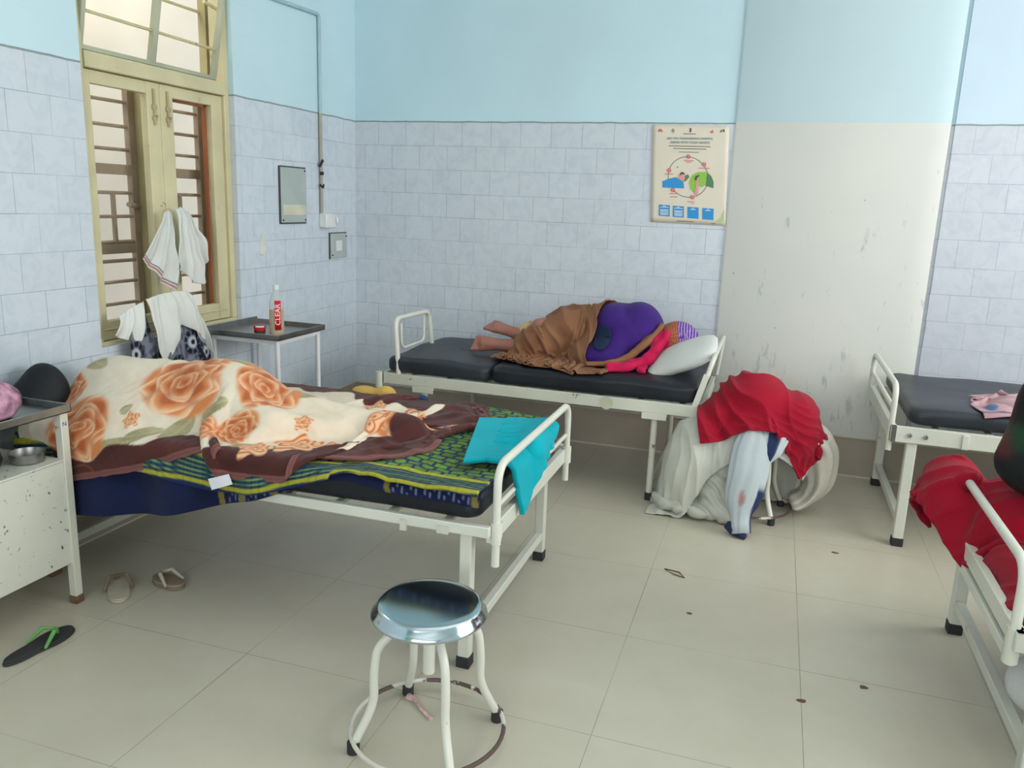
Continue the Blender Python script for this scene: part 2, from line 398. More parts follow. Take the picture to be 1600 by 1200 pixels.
# painted pier in the middle of the back wall
def pier_mat():
    m,nt,b=newmat('scuffed_white_pier_paint')
    g=nt.nodes.new('ShaderNodeNewGeometry'); s=nt.nodes.new('ShaderNodeSeparateXYZ'); link(nt,g.outputs['Position'],s.inputs[0])
    n=noise_node(nt,1.5,4); lo=ramp(nt,n.outputs[0],.3,(.63,.635,.59,1),.7,(.69,.68,.615,1))
    mp=nt.nodes.new('ShaderNodeMapping'); tc=nt.nodes.new('ShaderNodeTexCoord'); link(nt,tc.outputs['Object'],mp.inputs[0]); mp.inputs['Scale'].default_value=(16,1,4.2); mp.inputs['Rotation'].default_value=(0,.12,0)
    ns=nt.nodes.new('ShaderNodeTexNoise'); ns.inputs['Scale'].default_value=1; ns.inputs['Detail'].default_value=5; ns.inputs['Roughness'].default_value=.65; link(nt,mp.outputs[0],ns.inputs['Vector'])
    zz=nt.nodes.new('ShaderNodeMapRange'); link(nt,s.outputs[2],zz.inputs[0]); zz.inputs[1].default_value=.6; zz.inputs[2].default_value=1.9; zz.inputs[3].default_value=.05; zz.inputs[4].default_value=-.03
    a=math_node(nt,'ADD',ns.outputs[0],zz.outputs[0]); k=ramp(nt,a,.63,(0,0,0,1),.70,(1,1,1,1))
    c=mixc(nt,math_node(nt,'MULTIPLY',k.outputs[0],.65),lo.outputs[0],(.36,.40,.38))
    n2=noise_node(nt,26,3); k2=ramp(nt,n2.outputs[0],.775,(0,0,0,1),.785,(1,1,1,1)); c=mixc(nt,k2.outputs[0],c,(.22,.15,.11))
    n3=noise_node(nt,1.3,4); up=ramp(nt,n3.outputs[0],.3,(.49,.625,.665,1),.7,(.53,.665,.70,1))
    t=math_node(nt,'GREATER_THAN',s.outputs[2],DADO+.008); c=mixc(nt,t,c,up.outputs[0])
    link(nt,c,b.inputs['Base Color']); b.inputs['Roughness'].default_value=.55; return m
pm=pier_mat()
mb=MB(); prof=[(2.476,.02),(2.476,-.010),(2.488,-.016),(3.50,-.016),(3.56,-.012),(3.60,-.002),(3.612,.02)]
mb.prism(prof,.247,ZC); struct('trim_1', mb, pm, angle=30)
# skirtings
def skirting(name,a,b,axis):
    mb=MB(); ed=MB()
    if axis=='x': mb.box((a,-.012,0),(b,.0,.240)); ed.box((a,-.022,.240),(b,.0,.249)); ed.box((a,-.017,0),(b,-.012,.010))
    else: mb.box((0,a,0),(.012,b,.240)); ed.box((0,a,.240),(.016,b,.247)); ed.box((.012,a,0),(.017,b,.010))
    o=struct(name,mb,'skirt',smooth=False); e=obj('skirting_edge',ed,'skirt_edge',o,smooth=False); return o
skirting('baseboard_back',0.012,XR,'x'); skirting('baseboard_left',YB,0,'y')
# far walls with the window openings that let the daylight in
mb=MB().box((XR,YB,0),(XR+.15,-3.7,ZC)).box((XR,-.3,0),(XR+.15,.1,ZC)).box((XR,-3.7,0),(XR+.15,-.3,1.15)).box((XR,-3.7,3.05),(XR+.15,-.3,ZC))
struct('wall_right',mb,'plain',smooth=False)
mb=MB().box((-.2,YB-.15,0),(1.2,YB,ZC)).box((5.6,YB-.15,0),(XR,YB,ZC)).box((1.2,YB-.15,0),(5.6,YB,.95)).box((1.2,YB-.15,2.95),(5.6,YB,ZC))
struct('wall_front',mb,'plain',smooth=False)
struct('wall_outside', MB().box((-1.45,-5,-.5),(-1.3,2,4.5)),'outside',smooth=False)

# ---- window: frame, two glazed leaves, tilted fanlight, iron grille
wr=tag(obj('window_1', MB().box((-.11,WY0,WZ0-.02),(-.03,WY1,WZ0+.015)).box((-.108,WY0+.045,2.02),(-.02,WY1-.04,2.085)).box((-.11,WY0,WZ0+.015),(-.03,WY0+.045,WZ1)).box((-.11,WY1-.04,WZ0+.015),(-.03,WY1,WZ1)).box((-.108,WY0+.045,WZ1-.05),(-.032,WY1-.04,WZ1)),'cream_wood',loc=(-.07,-1.8,WZ0),bevel=.004),kind='structure')
def leaf(y0,y1,red=False):
    z0,z1=WZ0+.018,2.017; sw=.085
    mb=MB()
    sl=sw*(.5 if not red else 1)
    mb.box((-.085,y0+.001,z0),(-.045,y0+sl,z1)).box((-.085,y1-sw,z0),(-.045,y1-.001,z1)).box((-.083,y0+sl,z1-.055),(-.047,y1-sw,z1)).box((-.083,y0+sl,z0),(-.047,y1-sw,z0+.085))
    mb.box((-.052,y0+.02,z0+.045),(-.040,y1-.02,z0+.052))
    o=obj('window_leaf',mb,'cream_wood',wr,bevel=.004)
    g=obj('pane',MB().box((-.067,y0+.03,z0+.08),(-.063,y1-.06,z1-.05)),'glass',o,smooth=False)
    if red:
        obj('inner_rebate',MB().box((-.1,y1-sw-.012,z0+.08),(-.080,y1-sw+.004,z1-.05)).box((-.1,y0+sw,z1-.065),(-.08,y1-sw,z1-.05)),'rust_red',o,smooth=False)
    # tower bolts and hinges
    yy = y1-.045 if not red else y0+.045
    b_=MB().tube([(-.04,yy,z1-.19),(-.04,yy,z1-.03)],.006,8).box((-.045,yy-.014,z1-.17),(-.036,yy+.014,z1-.15)).box((-.045,yy-.014,z1-.12),(-.036,yy+.014,z1-.10)).tube([(-.04,yy,z1-.15),(-.022,yy,z1-.15)],.005,8)
    obj('bolt',b_,'olive_wood',o)
    return o
leaf(WY0+.045,-1.782); leaf(-1.782,WY1-.04,True)
# shaded outer jambs of the leaves
gr=MB()
for z in (1.925,1.815,1.71,1.512,1.403,1.285,1.195,1.097,.993): gr.tube([(-.2,WY0-.01,z),(-.2,WY1+.16,z)],.0085,8)
for z in (1.62,1.255): gr.box((-.215,WY0-.01,z-.025),(-.19,WY1+.16,z+.022))
for y in (-1.95,-1.50): gr.box((-.208,y-.008,1.285),(-.192,y+.008,1.515))
gr.tube([(-.12,-1.94,1.46),(-.19,-1.80,1.45)],.012,8)
g1=obj('grille',gr,'grille',wr)
gv=MB()
for y in (-1.815,-1.725,-1.325,-2.26): gv.box((-.215,y-.022,.80),(-.185,y+.018,2.02))
obj('grille_post',gv,'grille',wr)
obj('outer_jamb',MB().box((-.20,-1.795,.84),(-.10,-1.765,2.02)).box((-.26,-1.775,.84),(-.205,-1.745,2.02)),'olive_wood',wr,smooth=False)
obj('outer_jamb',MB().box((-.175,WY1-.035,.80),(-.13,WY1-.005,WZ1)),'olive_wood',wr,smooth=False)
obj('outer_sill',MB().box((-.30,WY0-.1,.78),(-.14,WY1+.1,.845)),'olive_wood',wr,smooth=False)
# fanlight sash, pivoted open, with a glazing bar and two rods
fa=MB(); T=math.radians(-11)
def sp(y,s_,dx=0): return (-.055-math.sin(T)*s_+dx, y, 2.10+math.cos(T)*s_)
fa.bar(sp(-1.38,0),sp(-1.38,.62),.022,.03,(1,0,0)); fa.bar(sp(-2.23,0),sp(-2.23,.62),.022,.03,(1,0,0)); fa.bar(sp(-1.815,0),sp(-1.815,.62),.030,.03,(1,0,0))
fa.bar(sp(-2.24,.62),sp(-1.37,.62),.03,.03); fa.bar(sp(-2.24,0),sp(-1.37,0),.03,.02)
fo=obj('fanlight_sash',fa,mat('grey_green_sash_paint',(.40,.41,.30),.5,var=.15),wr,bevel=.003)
gq=[sp(-2.235,.01),sp(-1.375,.01),sp(-1.375,.61),sp(-2.235,.61)]; obj('pane',MB().add(gq,[(0,1,2,3)]),'glass',fo,smooth=False,solid=.003)
obj('fanlight_rod',MB().tube([(-.035,WY0+.02,2.245),(-.035,WY1-.06,2.235)],.0075,8).tube([(-.17,WY0+.02,2.43),(-.17,WY1-.02,2.43)],.008,8).tube([(-.06,-1.42,2.455),(-.05,WY1-.03,2.435)],.009,8),'cream_wood',wr)

# ---- wall fittings on the left wall
M['pipe_blue']=mat('blue_painted_conduit',(.36,.52,.56),.5); M['pipe_olive']=mat('olive_conduit',(.33,.33,.26),.5)
t=thing('conduit_pipe','thin electrical conduit running along and down the light blue corner wall','pipe',(0.012,-.461,1.42))
obj('pipe',MB().tube(bend([(.012,-.461,2.03),(.012,-.461,2.598),(.012,-1.25,2.566)],.03),.011,10).lathe([(.018,-.01),(.018,.01)],(.012,-.78,2.585),12),'pipe_blue',t)
obj('pipe',MB().tube([(.012,-.461,1.425),(.012,-.461,2.03)],.011,10),'pipe_olive',t)['label']='unpainted olive lower length of the conduit'
obj('clip',MB().tube([(.016,-.485,1.71),(.03,-.47,1.745),(.016,-.45,1.75)],.008,8),'rubber',t); obj('clip',MB().tube([(.016,-.485,1.60),(.03,-.468,1.585),(.016,-.44,1.60)],.007,8),'rubber',t); obj('clip',MB().lathe([(.012,0),(.012,.02)],(.02,-.465,1.66),10),'rubber',t)
M['white_plastic']=mat('white_plastic',(.70,.72,.70),.35,var=.04)
t=thing('socket_box','small white plastic box with a round black eye where the conduit ends','box',(.0,-.40,1.38))
obj('housing',MB().box((.0,-.475,1.335),(.055,-.355,1.425)),'white_plastic',t,bevel=.006)
lens=obj('lens_ring',MB().lathe([(.001,0),(.026,0),(.026,.012),(.019,.012),(.019,.005),(.001,.005)],(0,0,0),24,caps=False),'white_plastic',t,local=True); lens.matrix_local=Matrix.Translation((.028,-.355+.40,.0))@Matrix.Rotation(-PI/2,4,'X')@Matrix.Rotation(0,4,'Z')
d=MB().lathe([(.001,.009),(.018,.009),(.014,.012),(.001,.014)],(0,0,0),24); d_=obj('lens',d,'rubber',lens,local=True); 
lens.matrix_local=Matrix.Translation((.045,.0455,.0))@Matrix.Rotation(math.radians(55),4,'Z')@Matrix.Rotation(math.radians(90),4,'Y')
M['plate_grey']=mat('grey_green_plate',(.40,.45,.43),.45,var=.06)
t=thing('junction_cover','large upright grey cover plate screwed to the tiles beside the window','cover',(0,-.766,1.53))
obj('plate',MB().box((.0,-.899,1.371),(.012,-.633,1.688)),'plate_grey',t,bevel=.003)
obj('frame_edge',MB().box((.0,-.910,1.365),(.008,-.899,1.694)).box((.0,-.899,1.688),(.008,-.633,1.696)).box((.0,-.905,1.363),(.008,-.633,1.371)),mat('dark_gap',(.07,.08,.08),.8),t)
obj('sticker',MB().box((.012,-.885,1.415),(.0135,-.640,1.475)),mat('cream_sticker',(.60,.58,.45),.6),t,smooth=False)
for y,z in ((-.65,1.675),(-.65,1.385),(-.885,1.385)): obj('screw',MB().lathe([(.005,0),(.005,.016),(.001,.018)],(0,0,0),10),'rubber',t,local=True).matrix_local=Matrix.Translation((0,y+.766,z-1.53))@Matrix.Rotation(PI/2,4,'Y')
t=thing('switch_plate','small square grey switch plate low on the tiles near the room corner','switch',(0,-.25,1.21))
obj('plate',MB().box((.0,-.352,1.135),(.012,-.143,1.295)),'plate_grey',t,bevel=.003)
obj('frame_edge',MB().box((.0,-.361,1.13),(.008,-.352,1.30)).box((.0,-.352,1.295),(.008,-.143,1.301)),mat('dark_gap2',(.07,.08,.08),.8),t)
obj('switch',MB().box((.012,-.29,1.18),(.017,-.215,1.25)),'white_plastic',t,bevel=.002)
for y,z in ((-.16,1.275),(-.335,1.155)): obj('screw',MB().lathe([(.005,0),(.005,.016),(.001,.018)],(0,0,0),10),'rubber',t,local=True).matrix_local=Matrix.Translation((0,y+.25,z-1.21))@Matrix.Rotation(PI/2,4,'Y')
mb=MB(); pts=[(-1.115,1.20),(-1.075,1.19),(-1.05,1.235),(-1.055,1.30),(-1.09,1.315),(-1.10,1.26)]
mb.add([(.0,y,z) for y,z in pts]+[(.006,y,z) for y,z in pts],[tuple(range(6,12))]+[(i,(i+1)%6,6+(i+1)%6,6+i) for i in range(6)])
tag(obj('tape_patch',mb,mat('cream_tape',(.66,.66,.60),.7),smooth=False,loc=(0,-1.08,1.25)),'torn cream patch stuck on the tiles below the large cover plate','patch')

# ---- poster
P0=Vector((1.996,-.006,2.02)); PU=Vector((.447,0,-.004)); PV=Vector((.030,0,-.568))
def pq(u,v,k=0): return P0+PU*u+PV*v+Vector((0,-.0012*k,0))
def cx(x,y): return ((x-160+ (y-110)*.053)/795,(y-110)/1012)
t=thing('wall_poster','cream hand hygiene poster with a ring diagram taped to the tiled wall','poster',tuple(P0+PU*.5+PV))
def sheet_pts(pts,k): return [pq(*cx(x,y),k) for x,y in pts]
def pcol(n,r,g,b): return mat(n,s2l(r,g,b),.45,var=.03)
n=18; G=np.zeros((n+1,n+1,3))
for i in range(n+1):
    for j in range(n+1):
        p=pq(j/n,i/n); bl=.006*math.sin(i/n*PI*2.2+.4)*1+.010*(i/n)**6
        G[i,j]=(p.x,p.y-.0012,p.z)
obj('sheet',grid_mb(G),pcol('poster_paper',220,210,190),t,solid=.0015)
def poly(name,pts,colr,k=3):
    mb=MB(); P_=sheet_pts(pts,k); mb.add(P_,[tuple(range(len(P_)))]); return obj(name,mb,colr,t,smooth=False,solid=.0006)
def circ(c,r,n=20,ry=None): return [(c[0]+r*math.cos(2*PI*i/n),c[1]+(ry or r)*math.sin(2*PI*i/n)) for i in range(n)]
C1=pcol('poster_ring',110,118,108); C2=pcol('poster_red',205,88,92); C3=pcol('poster_blue',20,140,205); C4=pcol('poster_green',140,190,60); C5=pcol('poster_dark_green',78,122,78); C6=pcol('poster_pink',222,150,150); C7=pcol('poster_teal',70,125,135); C8=pcol('poster_ink',80,80,75); C9=pcol('poster_hair',60,50,48); CW=pcol('poster_white',228,232,230)
mb=MB(); R1,R2=212,205; n=64
for i in range(n+1): 
    a=2*PI*i/n; 
    for R in (R1,R2): mb.v.append(tuple(pq(*cx(520+R*math.cos(a),638+R*math.sin(a)),2.8)))
mb.f=[(2*i,2*i+1,2*i+3,2*i+2) for i in range(n)]; mb.mi=[0]*n; obj('ring',mb,C1,t,smooth=False,solid=.0005)
poly('blue_bed_shape',[(245,755),(247,690),(320,660),(390,643),(470,690),(478,755)],C3)
poly('green_shape',[(590,805),(540,760),(530,690),(560,620),(620,583),(720,578),(720,700),(660,735),(620,725)],C4)
poly('dark_green_leaf',[(705,720),(720,580),(762,620),(785,680),(782,742)],C5,4)
poly('figure',[(585,820),(600,720),(612,650),(632,655),(628,730),(622,825)],C6,5); poly('figure',[(415,650),(430,610),(470,600),(490,650),(470,685)],C6,5)
poly('hair',[(590,660),(600,625),(630,612),(642,622),(615,638),(607,668)],C9,6); poly('hair',[(432,625),(445,592),(475,588),(492,618),(465,606)],C9,6)
poly('pillow_shape',[(485,660),(475,690),(500,675),(535,635),(520,610),(490,625)],C5,4)
for i,(x,y) in enumerate([(529,428),(690,503),(560,843),(358,776),(324,574)]):
    mk=poly('marker',circ((x,y),21),C2,5)
    Mx=Matrix.Translation(pq(*cx(x,y),6.2))@Matrix.Rotation(PI/2,4,'X'); text('numeral',str(i+1),.016,CW,mk,Mx)
for i,x in enumerate((202,352,507,663)):
    y=935+ i*5; b4=poly('blue_panel',[(x,y),(x+118,y+3),(x+114,y+121),(x-4,y+118)],C3)
    mb=MB()
    for k,(a_,b_) in enumerate([(14,.3),(26,.8),(52,.8),(64,.7),(78,.8),(92,.75),(104,.7)][:7 if i<2 else 2]):
        L=118*b_*.5*(1 if i<2 else .6); P_=sheet_pts([(x+58-L,y+a_-3),(x+58+L,y+a_-3),(x+58+L,y+a_+3),(x+58-L,y+a_+3)],4.5); mb.add(P_,[(0,1,2,3)])
    obj('print_lines',mb,CW,b4,smooth=False,solid=.0004)
poly('corner_swoosh',[(790,1085),(850,1040),(890,950),(885,1080)],pcol('poster_lime',176,196,130),2.5)
def ptext(s_,x,y,size,c): text('poster_text',s_,size,c,t,Matrix.Translation(pq(*cx(x,y),3.5))@Matrix.Rotation(PI/2,4,'X'))
ptext("ARE YOU TRANSFERRING HARMFUL",548,245,.0166,C7); ptext("GERMS WITH YOUR HANDS?",548,285,.0178,C7)
for x0,x1,y,c in [(325,760,322,C8),(370,715,348,C8),(428,638,382,C7),(480,610,197,C8),(480,585,468,C2),(500,560,483,C2),(275,365,612,C2),(630,745,541,C2),(320,400,815,C2),(325,405,848,C2),(510,585,890,C2),(545,575,908,C2),(390,570,1099,C8),(750,795,1108,C8)]:
    poly('print_line',[(x0,y-3.2),(x1,y-3.2),(x1,y+3.2),(x0,y+3.2)],c,3)
poly('emblem',[(215,180),(222,158),(240,150),(258,160),(265,180),(250,186),(240,170),(228,186)],C2); poly('emblem',circ((375,168),16,12,22),pcol('poster_tan',150,148,130)); poly('emblem',[(545,182),(548,140),(562,136),(567,150),(562,182)],C8); poly('emblem',[(755,180),(755,176),(785,152),(788,156),(788,186),(770,184)],C2)
poly('emblem',[(856,175),(870,150),(882,150),(872,176)],C8); poly('emblem',[(886,160),(892,143),(905,146),(903,175),(890,172)],C8)
poly('blue_dot',circ((412,538),7),C7)

# ============================================================ FURNITURE
def end_loop(x, y0, y1, ztop, zbot, r=.0135, lower=None, inner=False, lean=0, mt='ivory', bz=None):
    R=bend([(x,y0,zbot),(x-lean,y0,ztop),(x-lean,y1,ztop),(x,y1,zbot)],.075)
    mb=MB().tube(R,r,14)
    if lower: mb.tube([(x,y0,lower),(x,y1,lower)],r*.85,10)
    return mb
def rubber_foot(x,y,w=.05,h=.04,parent=None,rot=0,mt='rubber'):
    return obj('rubber_foot',MB().box((x-w/2,y-w/2,0),(x+w/2,y+w/2,h)),mt,parent,bevel=.004)
def leg(x,y,ztop,w,parent,round_=False,foot='rubber',mt='ivory'):
    mb=MB()
    if round_: mb.tube([(x,y,.03),(x,y,ztop)],w/2,14)
    else: mb.box((x-w/2,y-w/2,.03),(x+w/2,y+w/2,ztop))
    o=obj('leg',mb,mt,parent,bevel=0 if round_ else .005)
    rubber_foot(x,y,w+.006,.042,o,mt=foot); return o

# bed under the floral blanket
XA0,XA1,YA0,YA1=.05,2.005,-2.80,-1.80
A=thing('hospital_bed','white metal hospital bed carrying the floral blanket and green quilt','bed',(1.0,-2.3,0))
fr=MB(); zf=.530
for y in (YA0+.012,YA1-.012): fr.bar((XA0,y,zf-.018),(XA1,y,zf-.018),.024,.036)
for x in (XA0+.012,): fr.bar((x,YA0,zf-.018),(x,YA1,zf-.018),.024,.036)
for i in range(9): fr.bar((.25+i*.2,YA0+.02,zf-.012),(.25+i*.2,YA1-.02,zf-.012),.03,.012)
obj('frame',fr,'ivory',A,bevel=.003)
obj('end_rail',MB().box((XA1-.02,YA0+.03,zf-.065),(XA1+.008,YA1-.03,zf-.004)),'ivory',A,bevel=.004)
for y in (YA0+.055,YA1-.045): leg(1.915,y,zf-.03,.042,A)
for y in (YA0+.055,YA1-.045): leg(.13,y,zf-.03,.042,A,mt='ivory_old',foot=mat('rusty_shoe',(.16,.09,.05),.9,var=.3))
obj('stretcher',MB().bar((1.915,YA0+.06,.115),(1.915,YA1-.04,.115),.03,.036),'ivory',A,bevel=.003)
obj('stretcher',MB().bar((.13,YA0+.06,.115),(.13,YA1-.04,.115),.03,.036),'ivory_old',A,bevel=.003)
lp=obj('end_loop',end_loop(XA1+.01,YA0+.045,YA1-.05,.722,.385,.0135),'ivory',A)
for y in (YA0+.045,YA1-.05): obj('socket',MB().tube([(XA1+.01,y,.465),(XA1+.01,y,.535)],.021,12),'ivory',A)
lowr=obj('lower_bar',MB().tube([(XA1+.005,YA0+.05,.585),(XA1+.005,YA1-.05,.585)],.009,10),'ivory',A)
obj('bracket',MB().box((1.70,YA0-.008,.478),(1.722,YA0+.004,.515)),'ivory_old',A); obj('bracket',MB().box((1.83,YA0-.008,.49),(1.87,YA0+.004,.515)),'ivory_old',A)

# mattress maker
def mattress(name,x0,x1,y0,y1,z0,z1,material,label,r=.035,seed=1,amp=.004,sag=0):
    nx,ny=56,26; c=np.array([(x0+x1)/2,(y0+y1)/2,(z0+z1)/2]); h=np.array([(x1-x0)/2,(y1-y0)/2,(z1-z0)/2])
    rows=[]; prof=[]
    for k in range(7): a=PI/2*k/6; prof.append((-r+r*math.sin(a), -h[2]+r-r*math.cos(a)))
    for k in range(1,4): prof.append((0,-h[2]+r+(2*h[2]-2*r)*k/4))
    for k in range(7): a=PI/2*k/6; prof.append((-r+r*math.cos(a), h[2]-r+r*math.sin(a)))
    def ring(ins,z):
        cr=.05; P=[]
        hx,hy=h[0]+ins,h[1]+ins
        for cxn,cyn,a0 in ((1,1,0),(-1,1,PI/2),(-1,-1,PI),(1,-1,1.5*PI)):
            for q in range(6):
                a=a0+PI/2*q/5; P.append((cxn*(hx-cr)+cr*math.cos(a), cyn*(hy-cr)+cr*math.sin(a), z))
            # edge samples
            nxt={(1,1):(-1,1),(-1,1):(-1,-1),(-1,-1):(1,-1),(1,-1):(1,1)}[(cxn,cyn)]
            s_=P[-1]; a1=a0+PI/2; e=(nxt[0]*(hx-cr)+cr*math.cos(a1), nxt[1]*(hy-cr)+cr*math.sin(a1))
            for q in range(1,14): f=q/14; P.append((s_[0]*(1-f)+e[0]*f,s_[1]*(1-f)+e[1]*f,z))
        return P
    for ins,z in prof: rows.append(ring(ins,z))
    G=np.array(rows)
    caps=[]
    top=G[-1].copy()
    for f in (.75,.5,.25,.03): 
        q=top.copy(); q[:,0]*=1-(1-f)*(h[1]/h[0]) if f>.03 else (1-.97*(h[1]/h[0])); q[:,1]*=f; caps.append(q)
    G=np.concatenate([G,np.array(caps)]); P=G.reshape(-1,3)+c
    N1=Noise(seed,14); N2=Noise(seed+5,40); side=np.clip((c[2]+h[2]-P[:,2])/.02,0,1)
    off=N1(P)*amp+N2(P)*amp*.35
    P[:,2]+=off*(P[:,2]>c[2]); 
    P[:,1]+=np.sign(P[:,1]-c[1])*N1(P*np.array([1,.2,.6]))*amp*1.6*side*(np.abs(P[:,1]-c[1])>h[1]-.05)
    mb=grid_mb(P.reshape(G.shape),wrap=True); n_=G.shape[1]; mb.f.append(tuple((G.shape[0]-1)*n_+k for k in range(n_))); mb.f.append(tuple(range(n_))[::-1]); mb.mi+=[0,0]
    o=obj(name,mb,material,loc=(c[0],c[1],z0),angle=60); return tag(o,label,'mattress')
mattress('mattress',.09,1.965,YA0+.012,YA1-.02,.533,.632,'rexine','black mattress beneath the green quilt on the bed nearest the stool',seed=3)

# bed along the back wall
XB0,XB1,YB0,YB1=.665,2.50,-.93,-.055
B=thing('hospital_bed','old white metal hospital bed pushed lengthwise along the tiled back wall','bed',(1.58,-.5,0))
fr=MB(); zf=.548
for y in (YB0+.012,YB1-.012): fr.bar((XB0,y,zf-.03),(XB1,y,zf-.03),.024,.062)
for x in (XB0+.012,XB1-.012): fr.bar((x,YB0,zf-.03),(x,YB1,zf-.03),.024,.062)
for i in range(8): fr.bar((.85+i*.22,YB0+.02,zf-.012),(.85+i*.22,YB1-.02,zf-.012),.03,.012)
obj('frame',fr,'ivory_old',B,bevel=.003)
obj('corner_post',MB().tube([(XB0-.005,YB0-.002,.462),(XB0-.005,YB0-.002,zf+.006)],.021,12),'ivory_old',B)
for x in (.935,2.255):
    for y in (YB0+.03,YB1-.05):
        leg(x,y,zf-.06,.034,B,True,mt='ivory_old')
        obj('mounting_plate',MB().box((x-.065,y-.03,zf-.075),(x+.065,y+.02,zf-.06)).box((x-.065,y-.034,zf-.095),(x+.065,y-.03,zf-.06)),'ivory_old',B,bevel=.002)
for x in (.935,2.255): obj('stretcher',MB().tube([(x,YB0+.03,.10),(x,YB1-.05,.10)],.012,10),'ivory_old',B)
L_=MB().tube(bend([(.775,YB0+.02,zf-.02),(.745,YB0+.03,.862),(.745,YB0+.50,.855),(.775,YB0+.52,zf-.02)],.06),.0145,14)
lo=obj('end_loop',L_,'ivory',B)
obj('inner_loop',MB().tube(bend([(.748,YB0+.10,.83),(.752,YB0+.10,.68),(.752,YB0+.42,.68),(.748,YB0+.42,.83)],.05),.008,10),'ivory',lo)
obj('end_post',MB().bar((2.445,YB0+.012,.50),(2.505,YB0+.012,.715),.030,.012,(0,1,0)).tube(bend([(2.505,YB0+.02,.70),(2.53,YB0+.04,.80),(2.53,YB1-.04,.80),(2.505,YB1-.03,.56)],.06),.013,12),'ivory',B)
obj('joint_stain',MB().lathe([(.001,0),(.035,0),(.035,.002),(.001,.002)],(0,0,0),18),mat('yellowed_enamel',(.50,.48,.35),.5),B,smooth=False,local=True).matrix_local=Matrix.Translation((2.0-1.58,YB0-.001+.5,.515))@Matrix.Rotation(PI/2,4,'X')
mattress('mattress',.70,1.33,YB0+.012,YB1-.01,.552,.645,'rexine_grey','short left section of dark mattress with bare feet at its edge',seed=5,r=.03)
mattress('mattress',1.335,2.47,YB0+.012,YB1-.01,.552,.655,'rexine','longer right section of dark mattress under the sleeping person',seed=9,r=.03,amp=.006)

# bed by the right part of the back wall
def plain_bed(x0,x1,y0,y1,zf,side,label,legx,loop_top,leg_in=.07,low=True):
    t=thing('hospital_bed',label,'bed',((x0+x1)/2,(y0+y1)/2,0))
    fr=MB()
    for y in (y0+.012,y1-.012): fr.bar((x0,y,zf-side/2),(x1,y,zf-side/2),.024,side)
    for x in (x0+.014,x1-.012): fr.bar((x,y0,zf-side/2),(x,y1,zf-side/2),.028,side)
    k=x0+.2
    while k<x1-.1: fr.bar((k,y0+.02,zf-.012),(k,y1-.02,zf-.012),.03,.012); k+=.22
    obj('frame',fr,'ivory',t,bevel=.003)
    for x in legx:
        for y in (y0+leg_in,y1-leg_in): leg(x,y,zf-side+.005,.046,t)
        obj('stretcher',MB().bar((x,y0+leg_in,.12),(x,y1-leg_in,.12),.032,.036),'ivory',t,bevel=.003)
    for x,s_ in ((x0+.005,1),(x1-.005,-1)):
        obj('end_loop',end_loop(x,y0+.035,y1-.035,loop_top,zf-side-.05,.0135,lower=zf+.075 if low else None),'ivory',t)
    return t
Cb=plain_bed(3.365,5.30,-1.065,-.075,.590,.075,'white metal hospital bed with a bare mattress by the right rear tiles',(3.465,5.20),.775,.035)
obj('bolt',MB().lathe([(.001,0),(.010,0),(.010,.006),(.001,.008)],(0,0,0),12),'steel_dull',Cb,local=True).matrix_local=Matrix.Translation((3.447-4.3325,-1.0665+.57,.553))@Matrix.Rotation(PI/2,4,'X')
obj('bolt',MB().lathe([(.001,0),(.010,0),(.010,.006),(.001,.008)],(0,0,0),12),'steel_dull',Cb,local=True).matrix_local=Matrix.Translation((3.515-4.3325,-1.0665+.57,.552))@Matrix.Rotation(PI/2,4,'X')
obj('bracket',MB().box((3.665,-1.073,.515),(3.692,-1.064,.582)),'ivory',Cb,bevel=.002)
mattress('mattress',3.44,5.20,-1.03,-.10,.594,.675,'rexine_grey','bare dark grey mattress of the bed by the right rear tiles',seed=12,r=.035,amp=.004)

# bed at the right edge of the picture
D=plain_bed(3.465,5.4,-2.84,-1.80,.500,.055,'white metal hospital bed cut off by the right edge of the picture',(3.565,5.3),.675,.055,False)
obj('end_bar',MB().bar((3.475,-2.80,.415),(3.475,-1.84,.415),.030,.030),'ivory',D,bevel=.003)
obj('socket',MB().tube([(3.47,-2.805,.40),(3.47,-2.805,.50)],.020,12),'ivory_old',D)
mattress('mattress',3.66,5.3,-2.76,-1.84,.503,.60,'rexine','dark mattress under the red cloth at the right edge',seed=15)

